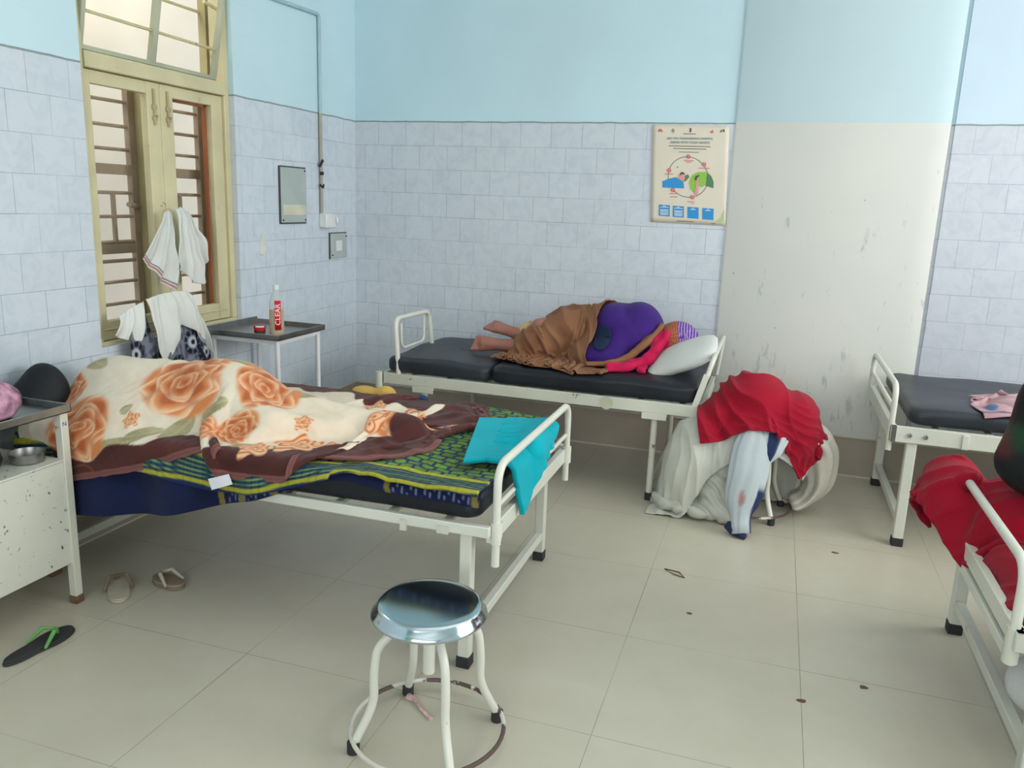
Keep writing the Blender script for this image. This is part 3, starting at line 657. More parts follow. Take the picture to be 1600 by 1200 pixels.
# ---- stools
def make_stool(cx_,cy_,label,rot=0,top_mat='steel',z=.43):
    t=thing('metal_stool',label,'stool',(cx_,cy_,0))
    def P(r,a,z_): return (cx_+r*math.cos(a+rot),cy_+r*math.sin(a+rot),z_)
    st=MB().lathe([(.001,z-.001),(.07,z-.0008),(.12,z-.0004),(.138,z),(.144,z-.001),(.148,z-.004),(.150,z-.008),(.158,z-.022),(.164,z-.030),(.165,z-.034),(.160,z-.040),(.150,z-.038),(.001,z-.030)],(cx_,cy_,0),64,caps=False)
    obj('seat',st,top_mat,t,angle=60)
    for k in range(4):
        a=PI/4+k*PI/2
        pts=[P(.085,a,z-.04),P(.105,a,z-.075),P(.150,a,z-.115),P(.160,a,.23),P(.158,a,.16),P(.172,a,.115),P(.215,a,.03)]
        q=bend(pts,.06,5)
        l=obj('leg',MB().tube(q,.0125,12),'ivory',t)
        obj('rubber_foot',MB().lathe([(.014,0),(.018,.002),(.018,.034),(.015,.036)],P(.218,a,0),16),'rubber',l)
    obj('centre_screw',MB().tube([(cx_,cy_,.21),(cx_,cy_,z-.10)],.0175,16),'ivory',t)
    obj('screw_collar',MB().tube([(cx_,cy_,z-.13),(cx_,cy_,z-.03)],.021,16).box((cx_-.09,cy_-.012,z-.06),(cx_+.09,cy_+.012,z-.04)).box((cx_-.012,cy_-.09,z-.06),(cx_+.012,cy_+.09,z-.04)),'ivory',t)
    ring=[P(.222,2*PI*i/48,.040) for i in range(48)]
    obj('foot_ring',MB().tube(ring,.0065,8,closed=True),mat('rusty_ring_'+str(int(cx_*10)),(.62,.60,.52),.5,chips=(.10,.06,.05),cthr=.50,cscale=7),t)
    return t
make_stool(1.95,-3.13,'round steel topped stool standing alone on the floor in the foreground',rot=-.08)
make_stool(2.76,-.84,'round stool buried under the white sheets and the red blanket',rot=-.15)

# ---- side table by the window
t=thing('side_table','small white legged steel topped table in the corner by the window','table',(.245,-1.40,0))
z=.845; x0,x1,y0,y1=.02,.46,-1.625,-1.185
obj('tray_top',MB().box((x0,y0,z-.028),(x1,y1,z-.022)).box((x0,y0,z-.03),(x1,y0+.006,z)).box((x0,y1-.006,z-.03),(x1,y1,z)).box((x0,y0,z-.03),(x0+.006,y1,z+.012)).box((x1-.006,y0,z-.03),(x1,y1,z)),'steel_dull',t,bevel=.002)
fr=MB()
for a,b_ in (((x0+.03,y0+.03),(x1-.03,y0+.03)),((x1-.03,y0+.03),(x1-.03,y1-.03)),((x0+.03,y1-.03),(x1-.03,y1-.03)),((x0+.03,y0+.03),(x0+.03,y1-.03))): fr.bar((*a,z-.042),(*b_,z-.042),.022,.022)
M['white_enamel']=mat('white_enamel',(.70,.70,.70),.35,var=.05)
obj('frame',fr,'white_enamel',t)
for x in (x0+.03,x1-.03):
    for y in (y0+.03,y1-.03): obj('leg',MB().tube([(x,y,0),(x,y,z-.035)],.0125,12),'white_enamel',t)
zt=z-.022
bc=(.383,-1.525)
m,nt,b=newmat('cloudy_plastic'); b.inputs['Base Color'].default_value=(.80,.84,.82,1); b.inputs['Roughness'].default_value=.25; b.inputs['Transmission Weight'].default_value=.75; b.inputs['IOR'].default_value=1.1; M['clear']=m
t=thing('drink_bottle','clear plastic bottle half full of amber drink with a red CLEAR label','bottle',(*bc,zt))
k=1.0
obj('bottle_body',MB().lathe([(.028,0),(.036,.006),(.037,.02),(.036,.13),(.036,.17),(.026,.205),(.016,.225),(.0145,.245)],(*bc,zt),28),'clear',t)
obj('cap',MB().lathe([(.016,.238),(.016,.262),(.001,.263)],(*bc,zt),20),'white_plastic',t)
obj('drink',MB().lathe([(.026,.003),(.034,.008),(.0345,.135),(.001,.135)],(*bc,zt),28),mat('amber_drink',(.62,.40,.13),.2,var=.05),t)
mb=MB(); a0=math.atan2(CAM.y-bc[1],CAM.x-bc[0])
n=10; V=[];
for i in range(n+1):
    a=a0-.25+(i/n)*.85
    for zz in (.035,.185): V.append((bc[0]+.0385*math.cos(a),bc[1]+.0385*math.sin(a),zt+zz*1.0))
mb.add(V,[(2*i,2*i+1,2*i+3,2*i+2) for i in range(n)])
lb=obj('label_band',mb,mat('red_label',s2l(205,25,35),.4,var=.03),t,solid=.0008)
aa=a0+.17; Mx=Matrix.Translation((bc[0]+.0398*math.cos(aa),bc[1]+.0398*math.sin(aa),zt+.115))@Matrix.Rotation(aa+PI/2,4,'Z')@Matrix.Rotation(PI/2,4,'X')@Matrix.Rotation(PI/2,4,'Z')
text('label_text','CLEAR',.037,M['white_plastic'],lb,Mx,ext=.0008)
cc=(.315,-1.575)
t=thing('paper_cup','short red and white paper cup beside the drink bottle','cup',(*cc,zt))
obj('cup_body',MB().lathe([(.022,0),(.023,.002),(.031,.052),(.029,.052),(.021,.004),(.001,.004)],(*cc,zt),24,caps=False),mat('red_cup',s2l(190,25,30),.5,var=.04),t)
obj('rim',MB().lathe([(.030,.048),(.034,.050),(.034,.056),(.028,.056)],(*cc,zt),24,caps=False),'white_plastic',t)
obj('emblem',MB().lathe([(.0262,.012),(.0295,.032)],(*cc,zt),24,caps=False),mat('cup_print',(.05,.03,.03),.5),t)
# keep only the camera-side part of the printed band
t2=t.children[-1]; me=t2.data; bm=bmesh.new(); bm.from_mesh(me); 
bmesh.ops.delete(bm,geom=[f for f in bm.faces if math.cos(math.atan2(f.calc_center_median().y,f.calc_center_median().x)-a0)<.82],context='FACES'); bm.to_mesh(me); bm.free()
t2.scale=(1.03,1.03,1)
N=Noise(3,60)
tag(obj('bread_piece',star((.36,-1.47,zt+.016),s_ell((.36,-1.47,zt+.016),(.028,.04,.016)),24,14,noise=N,amp=.004,zmin=zt+.001),mat('brown_crumb',(.38,.22,.11),.9,var=.2,vscale=40),loc=(.36,-1.47,zt)),'small brown piece of food on the steel table behind the bottle','food')

# ---- bedside cabinet at the left edge
t=thing('bedside_cabinet','speckled white bedside cabinet with an open shelf at the left edge','cabinet',(.2,-3.1,0))
x0,x1,y0,y1=.015,.412,-3.32,-2.868
obj('tray_top',MB().box((x0,y0,.742),(x1+.012,y1+.006,.748)).box((x0,y0,.742),(x1+.012,y0+.006,.772)).box((x0,y1,.742),(x1+.012,y1+.006,.772)).box((x1+.006,y0,.742),(x1+.012,y1+.006,.772)),'steel_dull',t,bevel=.002)
M['speck']=mat('speckled_enamel',(.62,.62,.53),.4,var=.05,vscale=3,chips=(.10,.08,.06),cthr=.625,cscale=34)
for x in (x0+.016,x1-.016):
    for y in (y0+.016,y1-.016):
        l=obj('post',MB().box((x-.016,y-.016,.03),(x+.016,y+.016,.742)),'ivory_old',t,bevel=.003)
        obj('rusty_foot',MB().box((x-.018,y-.018,0),(x+.018,y+.018,.032)),mat('rust_%d%d'%(x*100,-y*100),(.15,.085,.05),.9,var=.35,vscale=30),l,bevel=.003)
obj('box',MB().box((x0+.004,y0+.004,.165),(x1-.008,y1-.03,.562)).box((x0+.002,y0+.002,.562),(x1-.004,y1-.022,.570)),'speck',t,bevel=.003)
obj('back_panel',MB().box((x0,y0+.02,.57),(x0+.006,y1-.02,.742)),'ivory_old',t,smooth=False)
text('post_mark','N',.024,mat('blue_ink',(.05,.14,.45),.6),t,Matrix.Translation((x1+.0006,y1-.018,.700))@Matrix.Rotation(PI/2,4,'Z')@Matrix.Rotation(PI/2,4,'X'),ext=.0006)
N=Noise(11,30)
tag(obj('cloth_pouch',star((.30,-3.06,.80),s_ell((.30,-3.06,.81),(.07,.085,.075)),40,24,noise=N,amp=.004,noise2=Noise(5,90),amp2=.0015,zmin=.7495),mat('pink_purple_print',(.42,.22,.30),.8,var=.7,vscale=26),loc=(.30,-3.06,.75)),'pink and purple printed pouch on the steel top of the bedside cabinet','pouch')
N=Noise(12,16)
tag(obj('black_bag',star((.10,-2.99,.84),s_union(s_ell((.09,-2.99,.83),(.075,.115,.10)),s_ell((.09,-2.955,.92),(.05,.06,.06)),k=.05),48,30,noise=N,amp=.008,zmin=.7495),mat('black_bag_cloth',(.012,.013,.016),.55,bump=.3,bscale=40),loc=(.10,-2.99,.75)),'black bag standing on the cabinet top against the tiled wall','bag')
mb=MB()
for i in range(16):
    a=i*.9; c_=(.205+.022*math.cos(a)*(i/16+.4),-2.925+.030*math.sin(a)*(i/16+.3),.752+.003*(i%3)); mb.tube([(c_[0]+.007*math.cos(q*PI/4),c_[1]+.007*math.sin(q*PI/4),c_[2]) for q in range(8)],.0016,6,closed=True)
tag(obj('key_chain',mb,'steel',loc=(.205,-2.925,.75)),'little heap of silver chain on the cabinet top beside the pouch','chain')
t=thing('steel_bowl','shallow steel bowl on the lower shelf of the bedside cabinet','bowl',(.315,-2.965,.571))
obj('bowl',MB().lathe([(.04,0),(.052,.003),(.058,.035),(.060,.036),(.055,.004),(.001,.005)],(.315,-2.965,.571),36,caps=False),'steel_dull',t)
t=thing('cooking_pot','dark round pot at the left end of the cabinet shelf','pot',(.27,-3.085,.571))
obj('pot_body',MB().lathe([(.03,0),(.042,.01),(.048,.035),(.042,.06),(.030,.066),(.001,.07)],(.27,-3.085,.571),32),mat('black_plastic',(.012,.012,.013),.4),t)
obj('lid_knob',MB().lathe([(.008,.066),(.011,.08),(.001,.084)],(.27,-3.085,.571),16),'rubber',t)
t=thing('plastic_jar','whitish plastic jar standing behind the pot in the cabinet','jar',(.13,-3.02,.571))
obj('jar_body',MB().lathe([(.05,0),(.055,.006),(.055,.11),(.048,.125),(.044,.14),(.001,.142)],(.13,-3.02,.571),32),mat('milky_jar',(.46,.44,.48),.35),t)

# ---- slippers
def outline(toe_w,heel_w,L,n=28,side=0.0,point=0):
    P=[]
    for i in range(n):
        a=2*PI*i/n; c_,s_=math.cos(a),math.sin(a); yy=L/2*np.sign(s_)*abs(s_)**(.9 if s_<0 else .9+point)
        wv=heel_w+(toe_w-heel_w)*ss(-.5,.6,np.array(yy/(L/2))); waist=1-.16*math.exp(-((yy/L+.08)/.16)**2)
        P.append((wv/2*np.sign(c_)*abs(c_)**.9*waist+side*math.sin(yy/L*3),yy))
    return P
def slipper(label,loc,ang,L,tw,hw,sole,top,strap,h=.018,group=None,band=False,point=0):
    t=thing('slipper',label,'slipper',(loc[0],loc[1],0))
    R=Matrix.Translation((loc[0],loc[1],0))@Matrix.Rotation(ang,4,'Z')
    def tf(mb): mb.v=[tuple(R@Vector(p)) for p in mb.v]; return mb
    O=outline(tw,hw,L,point=point); 
    obj('sole',tf(MB().prism(O,0.001,h*.6)),sole,t,bevel=.003)
    obj('footbed',tf(MB().prism([(x*.95,y*.97) for x,y in O],h*.6,h)),top,t,bevel=.002)
    y0=L*.27
    if band:
        mb=MB(); n=12; V=[]
        for i in range(n+1):
            a=PI*i/n
            for yy in (y0-.045,y0+.01): V.append((math.cos(a)*tw*.5,yy,h*.6+math.sin(a)*.042))
        mb.add(V,[(2*i,2*i+1,2*i+3,2*i+2) for i in range(n)]); obj('strap',tf(mb),strap,t,solid=.004)
    else:
        s1=MB().tube([(0,y0,h),(-.004,y0-.006,h+.02),(-tw*.30,y0-.035,h+.030),(-tw*.46,y0-.085,h*.8)],[.004,.006,.008,.005],8).tube([(0,y0,h),(.004,y0-.006,h+.02),(tw*.30,y0-.035,h+.030),(tw*.46,y0-.085,h*.8)],[.004,.006,.008,.005],8)
        obj('strap',tf(s1),strap,t)
    return t
M['beige_rub']=mat('beige_rubber',(.42,.38,.30),.7,vscale=20); M['brown_rub']=mat('brown_rubber',(.20,.15,.11),.7)
M['dark_rub']=mat('dark_grey_rubber',(.035,.036,.036),.6); M['green_strap']=mat('green_strap',(.12,.34,.09),.6); M['brown_top']=mat('brown_footbed',(.26,.20,.15),.7,vscale=15)
slipper('worn beige thong slipper nearer the cabinet foot',(.468,-2.755),math.radians(45),.24,.108,.092,M['beige_rub'],M['beige_rub'],M['brown_rub'])
slipper('brown round heeled slipper lying right of the beige one',(.61,-2.645),math.radians(78),.165,.09,.085,M['brown_rub'],M['brown_top'],M['beige_rub'],point=.5,h=.024)
slipper('dark grey slipper with green straps nearest the bottom left corner',(.535,-3.175),math.radians(-3),.265,.092,.07,M['dark_rub'],M['dark_rub'],M['green_strap'])
slipper('dark slipper half cut off at the bottom right corner',(3.50,-2.86),math.radians(70),.25,.095,.075,M['dark_rub'],mat('grey_footbed',(.10,.11,.12),.6),M['dark_rub'])
# ---- scraps on the floor
def scrap(name,label,cat,x,y,r,material,seed,el=.6,group=None,z=.0008):
    g=random.Random(seed); n=9; a0=g.random()*6; pts=[]
    for i in range(n): a=2*PI*i/n; q=r*g.uniform(.6,1.15); pts.append((x+q*math.cos(a)*1,y+q*math.sin(a)*el))
    return tag(obj(name,MB().prism(pts,.0,z+.0015),material,smooth=False,loc=(x,y,0)),label,cat,group)
M['chip']=mat('brown_chip',(.15,.08,.06),.9); M['pap']=mat('paper_scrap',(.62,.56,.54),.9)
scrap('floor_chip','brown chip on the bright floor in front of the bare right rear bed','chip',3.178,-1.25,.016,M['chip'],2)
scrap('floor_chip','larger brown chip left of the shadow of the right edge bed','chip',3.20,-2.385,.018,M['chip'],3)
scrap('floor_chip','brown chip lying on the long floor joint near the bottom right','chip',3.003,-2.54,.018,M['chip'],4)
scrap('floor_chip','tiny brown chip in the middle of the open floor','chip',2.598,-2.095,.011,M['chip'],5)
tag(obj('tape_loop',MB().tube([(2.455,-1.735,.002),(2.52,-1.745,.002),(2.545,-1.79,.002),(2.50,-1.775,.002)],.003,6,closed=True),M['chip'],loc=(2.5,-1.76,0)),'flattened brown loop of tape on the floor between the beds','tape')
tag(obj('candy_wrapper',MB().tube([(1.82,-2.985,.006),(1.85,-3.0,.010),(1.885,-3.03,.005),(1.93,-3.06,.004)],[.012,.006,.004,.007],8),mat('pink_wrapper',(.55,.36,.34),.5,var=.5,vscale=40),loc=(1.87,-3.02,0)),'pink and white wrapper on the floor inside the ring of the stool','wrapper')

# ============================================================ CLOTH ON THE FIRST BED
def s2a(*c): return np.array(s2l(*c))
def interp(x,xs,ys): return np.interp(x,xs,ys)
def curve(x,xs,ys,wd=.035):
    return (interp(x-wd,xs,ys)+2*interp(x,xs,ys)+interp(x+wd,xs,ys))/4
def hang(xs_,edge_x,edge_z,yback,ytop,ztop,yfront,ny,rad=.03,wav=.006,seed=1,flare=.0):
    """sheet that lies on a mattress and hangs over its near side; returns positions and distance from its lower edge"""
    rows=[];S=[]
    N=Noise(seed,16); N2=Noise(seed+1,45)
    for x in xs_:
        ze=float(curve(np.array([x]),edge_x,edge_z)[0])
        flat=abs(yback-yfront)-rad; arc=rad*PI/2; drop=max(0.0,ztop-rad-ze); L=flat+arc+drop
        if ze>ztop-rad: arc=max(.004,(ztop-ze)) ; drop=0; L=flat+arc
        s_=np.linspace(0,L,ny); P=np.zeros((ny,3)); P[:,0]=x
        for k,q in enumerate(s_):
            if q<=flat: P[k,1]=yback-(q); P[k,2]=ztop
            elif q<=flat+arc: a=(q-flat)/rad; P[k,1]=yfront+rad-rad*math.sin(a)-0; P[k,2]=ztop-rad+rad*math.cos(a)
            else: P[k,1]=yfront-flare*(q-flat-arc); P[k,2]=ztop-rad-(q-flat-arc)
        rows.append(P); S.append(L-s_)
    P=np.array(rows); S=np.array(S); Q=P.reshape(-1,3)
    side=ss(ztop-.01,ztop-.08,Q[:,2]); n=N(Q*np.array([1,.3,.25])); n2=N2(Q)
    Q[:,1]-=side*(n*wav*1.8+.004+wav*1.2)+n2*wav*.12*side
    Q[:,2]+=(1-side)*(n*wav*.5+np.abs(n2)*wav*.35)+.003
    return Q.reshape(P.shape),S
xs_=np.linspace(.10,1.975,300)
PN,SN=hang(xs_,[.1,.37,.76,1.0,1.195,1.27,1.4,1.5,1.58,1.68,1.98],[.35,.325,.382,.451,.515,.545,.600,.612,.607,.596,.592],-2.45,0,.634,-2.803,80,rad=.022,wav=.007,seed=21,flare=.05)
X_=PN[...,0].ravel(); S_=SN.ravel(); base=s2a(18,28,62)
nz=Noise(31,70)(PN.reshape(-1,3)*np.array([.3,1,1])); colN=base*(1+.22*nz[:,None]*.6)
def band(x,c,w,soft=.002): return ss(w/2+soft,w/2-soft,np.abs(x-c))
near=ss(.075,.055,S_)
for c,w_ in ((1.015,.022),(1.115,.030),(1.245,.018),(1.655,.020),(1.962,.022)): colN=lerp3(colN,s2a(120,108,52),band(X_+S_*.25,c,w_)*near)
tk=(np.abs(((X_*1.0+S_*.12)/.0165)%1-.5)<.10)*(((X_>1.03)&(X_<1.235))|((X_>1.67)&(X_<1.95)))*ss(.05,.035,S_)*ss(.004,.008,S_)
colN=lerp3(colN,s2a(120,130,170),tk*.75)
M['navy_sheet']=tight_cloth('navy_woven_cotton',(.1,.1,.1),attr=True,sheen=.05,bump=.3)
tag(obj('navy_sheet',grid_mb(PN),M['navy_sheet'],cols=colN,solid=.004,loc=(1.0,-2.5,.634),angle=180),'dark navy sheet hanging below the green quilt on the near side of the bed','sheet')
PG,SG=hang(np.linspace(.11,1.97,340),[.1,.5,.73,.98,1.16,1.30,1.44,1.50,1.56,1.60,1.7,1.97],[.47,.52,.545,.512,.525,.566,.614,.634,.636,.628,.622,.622],-1.84,0,.645,-2.826,210,rad=.028,wav=.009,seed=41)
X_=PG[...,0].ravel(); S_=SG.ravel()+.006*Noise(51,14)(PG.reshape(-1,3)*np.array([1,0,0]))
navy=s2a(24,40,84); green=s2a(96,134,48); yel=s2a(172,168,52); teal=s2a(36,76,88)
Nw=Noise(52,22); Y_=PG[...,1].ravel(); Wp=np.stack([X_,Y_,0*X_],1); d1=Nw(Wp)*.007; d2=Noise(53,24)(Wp)*.007
gx=((X_+d1+.35*(S_))/.052)%1; row=np.floor((S_+d2)/.036); gx=((X_+d1+(row%2)*.026*.6)/.052)%1; gy=((S_+d2)/.036)%1
ln=np.maximum(ss(.36,.42,np.abs(gx-.5)),ss(.33,.41,np.abs(gy-.5)))
colG=lerp3(np.tile(green,(len(X_),1))*(1+.16*Noise(54,60)(Wp))[:,None],navy,ln)
inb=ss(.120,.116,S_); bandc=lerp3(np.tile(teal*.75,(len(X_),1)),navy*.8,ss(.3,.5,np.abs(((X_)/.03)%1-.5)))
for c in (.034,.050,.066,.082): bandc=lerp3(bandc,s2a(128,152,92),band(S_,c,.0035,.0012)*(1 if c!=.066 else .6))
bandc=lerp3(bandc,yel,band(S_,.108,.020)); bandc=lerp3(bandc,yel*.92,band(S_,.013,.016)); bandc=lerp3(bandc,navy,ss(.004,.0,S_))
colG=lerp3(colG,bandc,inb)
colG*=(1-.25*ss(.38,.5,np.abs((X_/.026)%1-.5)))[:,None]
tag(obj('kantha_quilt',grid_mb(PG),tight_cloth('green_navy_quilt',(.1,.1,.1),attr=True,sheen=.05,bump=.35,bscale=120),cols=colG,solid=.008,loc=(1.0,-2.3,.64),angle=180),'green and navy checked quilt with yellow stripes spread over the near bed','quilt')

# ---- floral fleece blanket over the sleeper
body=s_union(s_ell((.27,-2.50,.745),(.13,.12,.10)),s_cap((.36,-2.52,.745),(.80,-2.47,.745),.112,.118),s_ell((.80,-2.46,.745),(.19,.16,.125)),
  s_cap((.85,-2.55,.715),(1.08,-2.60,.69),.085,.055),s_ell((.52,-2.62,.69),(.30,.13,.085)),s_cap((.95,-2.42,.71),(1.50,-2.40,.675),.075,.035),s_cap((1.08,-2.6,.68),(1.30,-2.50,.675),.05,.04),s_ell((1.53,-2.40,.675),(.06,.05,.05)),k=.05)
mat_col=s_box((1.0,-2.33,.40),(1.0,.495,.252),.03)
colA=s_union(body,mat_col)
nu_,nv_=104,72; Uw,Vh=2.0,1.22
u=np.linspace(0,Uw,nu_)[:,None]*np.ones((1,nv_)); v=np.linspace(0,Vh,nv_)[None,:]*np.ones((nu_,1))
x=np.interp(u,[0,1.02,Uw],[.125,1.08,1.675])
ov=np.interp(x,[.12,.3,.6,.88,.97,1.06,1.16,1.27,1.42,1.6,1.68,1.74],[.172,.171,.074,-.097,-.097,.074,-.013,.006,-.172,-.306,-.467,-.609])
backy=np.interp(x,[.12,1.1,1.5,1.74],[-1.93,-1.87,-1.87,-2.02])
y0_=-2.83-ov; y=y0_+(backy-y0_)*(v/Vh)
bz=np.zeros_like(x); 
hmap=.665+.20*np.exp(-((y+2.50)/.17)**2)*ss(.06,.22,x)*ss(1.35,.85,x)
rs=np.random.RandomState(5)
X0=np.stack([x,y,hmap+.02],-1); X0[...,2]+=.02*Noise(61,16)(X0.reshape(-1,3)).reshape(x.shape)*ss(1.0,1.25,x)
X0[...,1]+=.01*Noise(62,12)(X0.reshape(-1,3)).reshape(x.shape)*ss(1.0,1.25,x)
PB=cloth(X0,np.stack([u,v],-1),colA,steps=60,iters=10,thick=.014,fr=.85,damp=.93,bendk=.7)
K=4; PB=lap(PB,3,ss(1.10,1.3,u)*.8); PBu=upsample(PB,K); UVb=upsample(np.stack([u,v,0*u],-1),K)
uu_=UVb[...,0].ravel(); vv_=UVb[...,1].ravel()
def floral(u,v,roses,leaves,buds,bw):
    n=len(u); P3=np.stack([u,v,0*u],1); N1=Noise(71,9); N2=Noise(72,22); N3=Noise(73,60); w1=N1(P3); w2=N2(P3); w3=N3(P3)
    cream=s2a(226,214,192); c=np.tile(cream,(n,1))*(1+.04*w1[:,None])
    c=lerp3(c,s2a(222,196,170),np.clip(.25*w1,0,.5))
    for (lx,ly,L,W,a) in leaves:
        dx=u-lx; dy=v-ly; X=dx*math.cos(a)+dy*math.sin(a); Y=-dx*math.sin(a)+dy*math.cos(a)
        k=(X/L)**2+(np.abs(Y)/(W*(1-.35*X/L)))**2+.16*w2; m=ss(1.05,.85,k)
        vein=ss(.35,.0,np.abs(np.sin((X+np.abs(Y)*.8)*95)))*.25+ss(.006,.001,np.abs(Y))*.4
        c=lerp3(c,lerp3(np.tile(s2a(168,160,118),(n,1)),s2a(132,126,80),np.clip(.4+.35*w3,0,1)),m*.9); c=lerp3(c,s2a(205,195,160),m*vein)
    for (cx_,cy_,R,ph) in roses:
        dx=(u-cx_)/R; dy=(v-cy_)/R; r=np.sqrt(dx*dx+dy*dy)*(1+.05*w2); th=np.arctan2(dy,dx)+ph
        lob=1-.13*np.abs(np.sin(2.5*th+.5*np.sin(r*4)))-.05*np.abs(np.sin(4*th+1)); m=ss(1.0*lob,.93*lob,r)
        deep=s2a(168,78,36); mid=s2a(214,132,78); light=s2a(238,196,156)
        m=ss(1.06,.86,r*(1+.10*np.sin(3*th+w1))); cc=np.tile(mid,(n,1))
        for Rj,nj in ((1.06,6),(.82,5),(.60,4),(.40,3),(.21,2)):
            aj=th+ph*3+Rj*5.3+.25*w1; rho=Rj*(1-.22*np.abs(np.sin(nj*aj/2))**1.3)*(1+.07*w2)+.05*np.sin(aj+ph*7+Rj*9); tt=np.clip((rho-r)/(.16+.13*Rj),0,1)
            cusp=np.abs(np.sin(nj*aj/2))**5
            pc=lerp3(np.tile(light,(n,1)),mid,ss(.05,.6,tt)); pc=lerp3(pc,deep,ss(.55,1,tt)*.75+.0); pc=lerp3(pc,deep,cusp*.55*ss(1.,.2,tt))
            pc=lerp3(pc,deep,(.38*(1-Rj))*np.ones(n)); cc=lerp3(cc,pc,ss(0,.02,rho-r))
        c=lerp3(c,cc,m)
    # brown border with scalloped inner edge, outlined buds and a paler piped rim
    e=np.minimum(np.minimum(v,Vh-v),Uw-u); e2=np.minimum(np.minimum(v,Vh-v-.10*ss(.95,1.2,u)),Uw-u-.10)+.022*np.sin(u*22+2*np.sin(v*9))+.018*w1
    br=ss(bw+.003,bw-.003,e2); brown=s2a(78,38,34)
    for (cx_,cy_,R) in buds:
        dx=(u-cx_)/R; dy=(v-cy_)/R; r=np.sqrt(dx*dx+dy*dy)*(1+.12*w2); th=np.arctan2(dy,dx)
        m=ss(1,.92,r*(1+.2*np.cos(5*th))); br=br*(1-m); f_=np.abs(np.sin(r*7+2*np.sin(3*th))); c=lerp3(c,lerp3(np.tile(s2a(192,96,50),(n,1)),s2a(236,186,140),ss(.1,.9,f_)),m)
    c=lerp3(c,brown*(1+.10*w3[:,None]+.08*w2[:,None]),br)
    lnw=ss(.15,.05,np.abs(np.sin(w1*3+w2*1.5)))*ss(.5,1.2,w1)*br*.5; c=lerp3(c,s2a(150,98,84),lnw)
    rim=ss(.026,.022,e)*(u>.0); c=lerp3(c,s2a(124,76,72)*(1-.25*(np.abs(e-.013)<.0025))[:,None],rim)
    return np.clip(c,0,1)
ROSES=[(.62,.36,.165,0.3),(.92,.45,.135,1.2),(.27,.19,.14,2.0),(.83,.14,.075,.7),(.95,.22,.085,2.4),(1.52,.46,.12,.4),(1.68,.34,.10,2.2),(1.62,.64,.11,1),(1.36,.72,.10,1),(.10,.40,.09,.5),(.35,.85,.14,.5),(.80,.85,.14,2)]
LEAVES=[(.80,.245,.075,.04,.9),(.79,.52,.08,.035,.1),(.55,.14,.075,.035,.3),(.66,.155,.08,.04,1.0),(1.06,.52,.07,.03,.2),(.44,.10,.09,.03,.1),(1.04,.14,.06,.03,.5),(.20,.50,.07,.035,-.6),(1.50,.32,.08,.03,.1),(1.2,.7,.08,.04,.3),(.5,.85,.09,.05,.9),(.45,.245,.028,.018,.5)]
BUDS=[(1.62,.52,.10),(1.48,.40,.09),(1.50,.80,.07),(1.30,.88,.06),(1.78,.42,.04),(1.09,.135,.055),(1.20,.225,.075),(1.32,.235,.05),(.48,.20,.035),(1.86,.50,.05),(1.15,.34,.035)]
colB=floral(uu_,vv_,ROSES,LEAVES,BUDS,.10+.12*ss(.98,1.18,uu_)-.03*ss(.5,.9,uu_)*ss(1.05,.9,uu_)+.04*ss(1.4,1.7,uu_))
PBm=crease(PBu,.016,17,401,(.5,.9,.2),m=ss(1.05,1.25,UVb[...,0])*.9+.12)
PBm=crease(PBm,.024,13,407,(.4,.9,.1),mask=-.1,m=ss(1.15,1.4,UVb[...,0])*ss(.45,.25,np.minimum(UVb[...,1],Uw-UVb[...,0])))
PBm=crease(PBm,.010,30,404,(.9,-.3,.4),m=ss(.95,.4,UVb[...,0])*.6)
fz_=Noise(75,120)(PBm.reshape(-1,3)).reshape(PBm.shape[:2]); PBm[...,2]+=.0008*fz_
FL=tight_cloth('floral_fleece',(.1,.1,.1),attr=True,sheen=.12,bump=.35,bscale=300,var=.05)
t=thing('floral_blanket','orange rose patterned fleece blanket with brown border wrapped over a hidden sleeper','blanket',(.9,-2.4,.64))
obj('blanket_fleece',grid_mb(PBm),FL,t,cols=colB,solid=.010,angle=180)
tg=np.array([PBu[int(.51*PBu.shape[0]),0]])[0]; tx_,ty_,tz_=tg
lab=MB().add([(tx_-.055,ty_-.012,tz_-.008),(tx_+.03,ty_-.012,tz_+.022),(tx_+.045,ty_-.014,tz_-.012),(tx_-.04,ty_-.014,tz_-.045)],[(0,1,2,3)])
lo_=obj('care_label',lab,mat('white_label',(.72,.72,.76),.6),t,smooth=False,solid=.0015)
# yellow cloth and blue plug peeping out behind the blanket
N=Noise(81,30)
tag(obj('yellow_cloth',star((1.10,-1.83,.67),s_union(s_ell((1.08,-1.84,.668),(.09,.045,.03)),s_ell((1.17,-1.85,.675),(.045,.04,.035)),k=.02),44,26,noise=N,amp=.005,zmin=.650),tight_cloth('yellow_cotton',s2l(196,160,84)),loc=(1.1,-1.83,.65)),'crumpled yellow cloth at the far edge of the bed behind the blanket','cloth')
tag(obj('blue_knot',star((1.34,-1.85,.668),s_ell((1.34,-1.85,.668),(.030,.018,.018)),24,16,noise=Noise(82,60),amp=.004,zmin=.650),tight_cloth('blue_knot',s2l(40,62,100)),loc=(1.34,-1.85,.65)),'small dark blue knot of cloth right of the yellow cloth','cloth')
# black bag at the head of the bed
N=Noise(83,14)
tag(obj('black_bag',star((.13,-2.72,.74),s_union(s_ell((.12,-2.70,.75),(.10,.075,.115)),s_ell((.11,-2.765,.71),(.10,.09,.09)),k=.06),56,36,noise=N,amp=.007,noise2=Noise(84,45),amp2=.002,zmin=.652),mat('black_shoulder_bag',(.014,.016,.018),.6,bump=.3,bscale=60),loc=(.13,-2.72,.65)),'slumped black bag against the wall at the head of the near bed','bag')

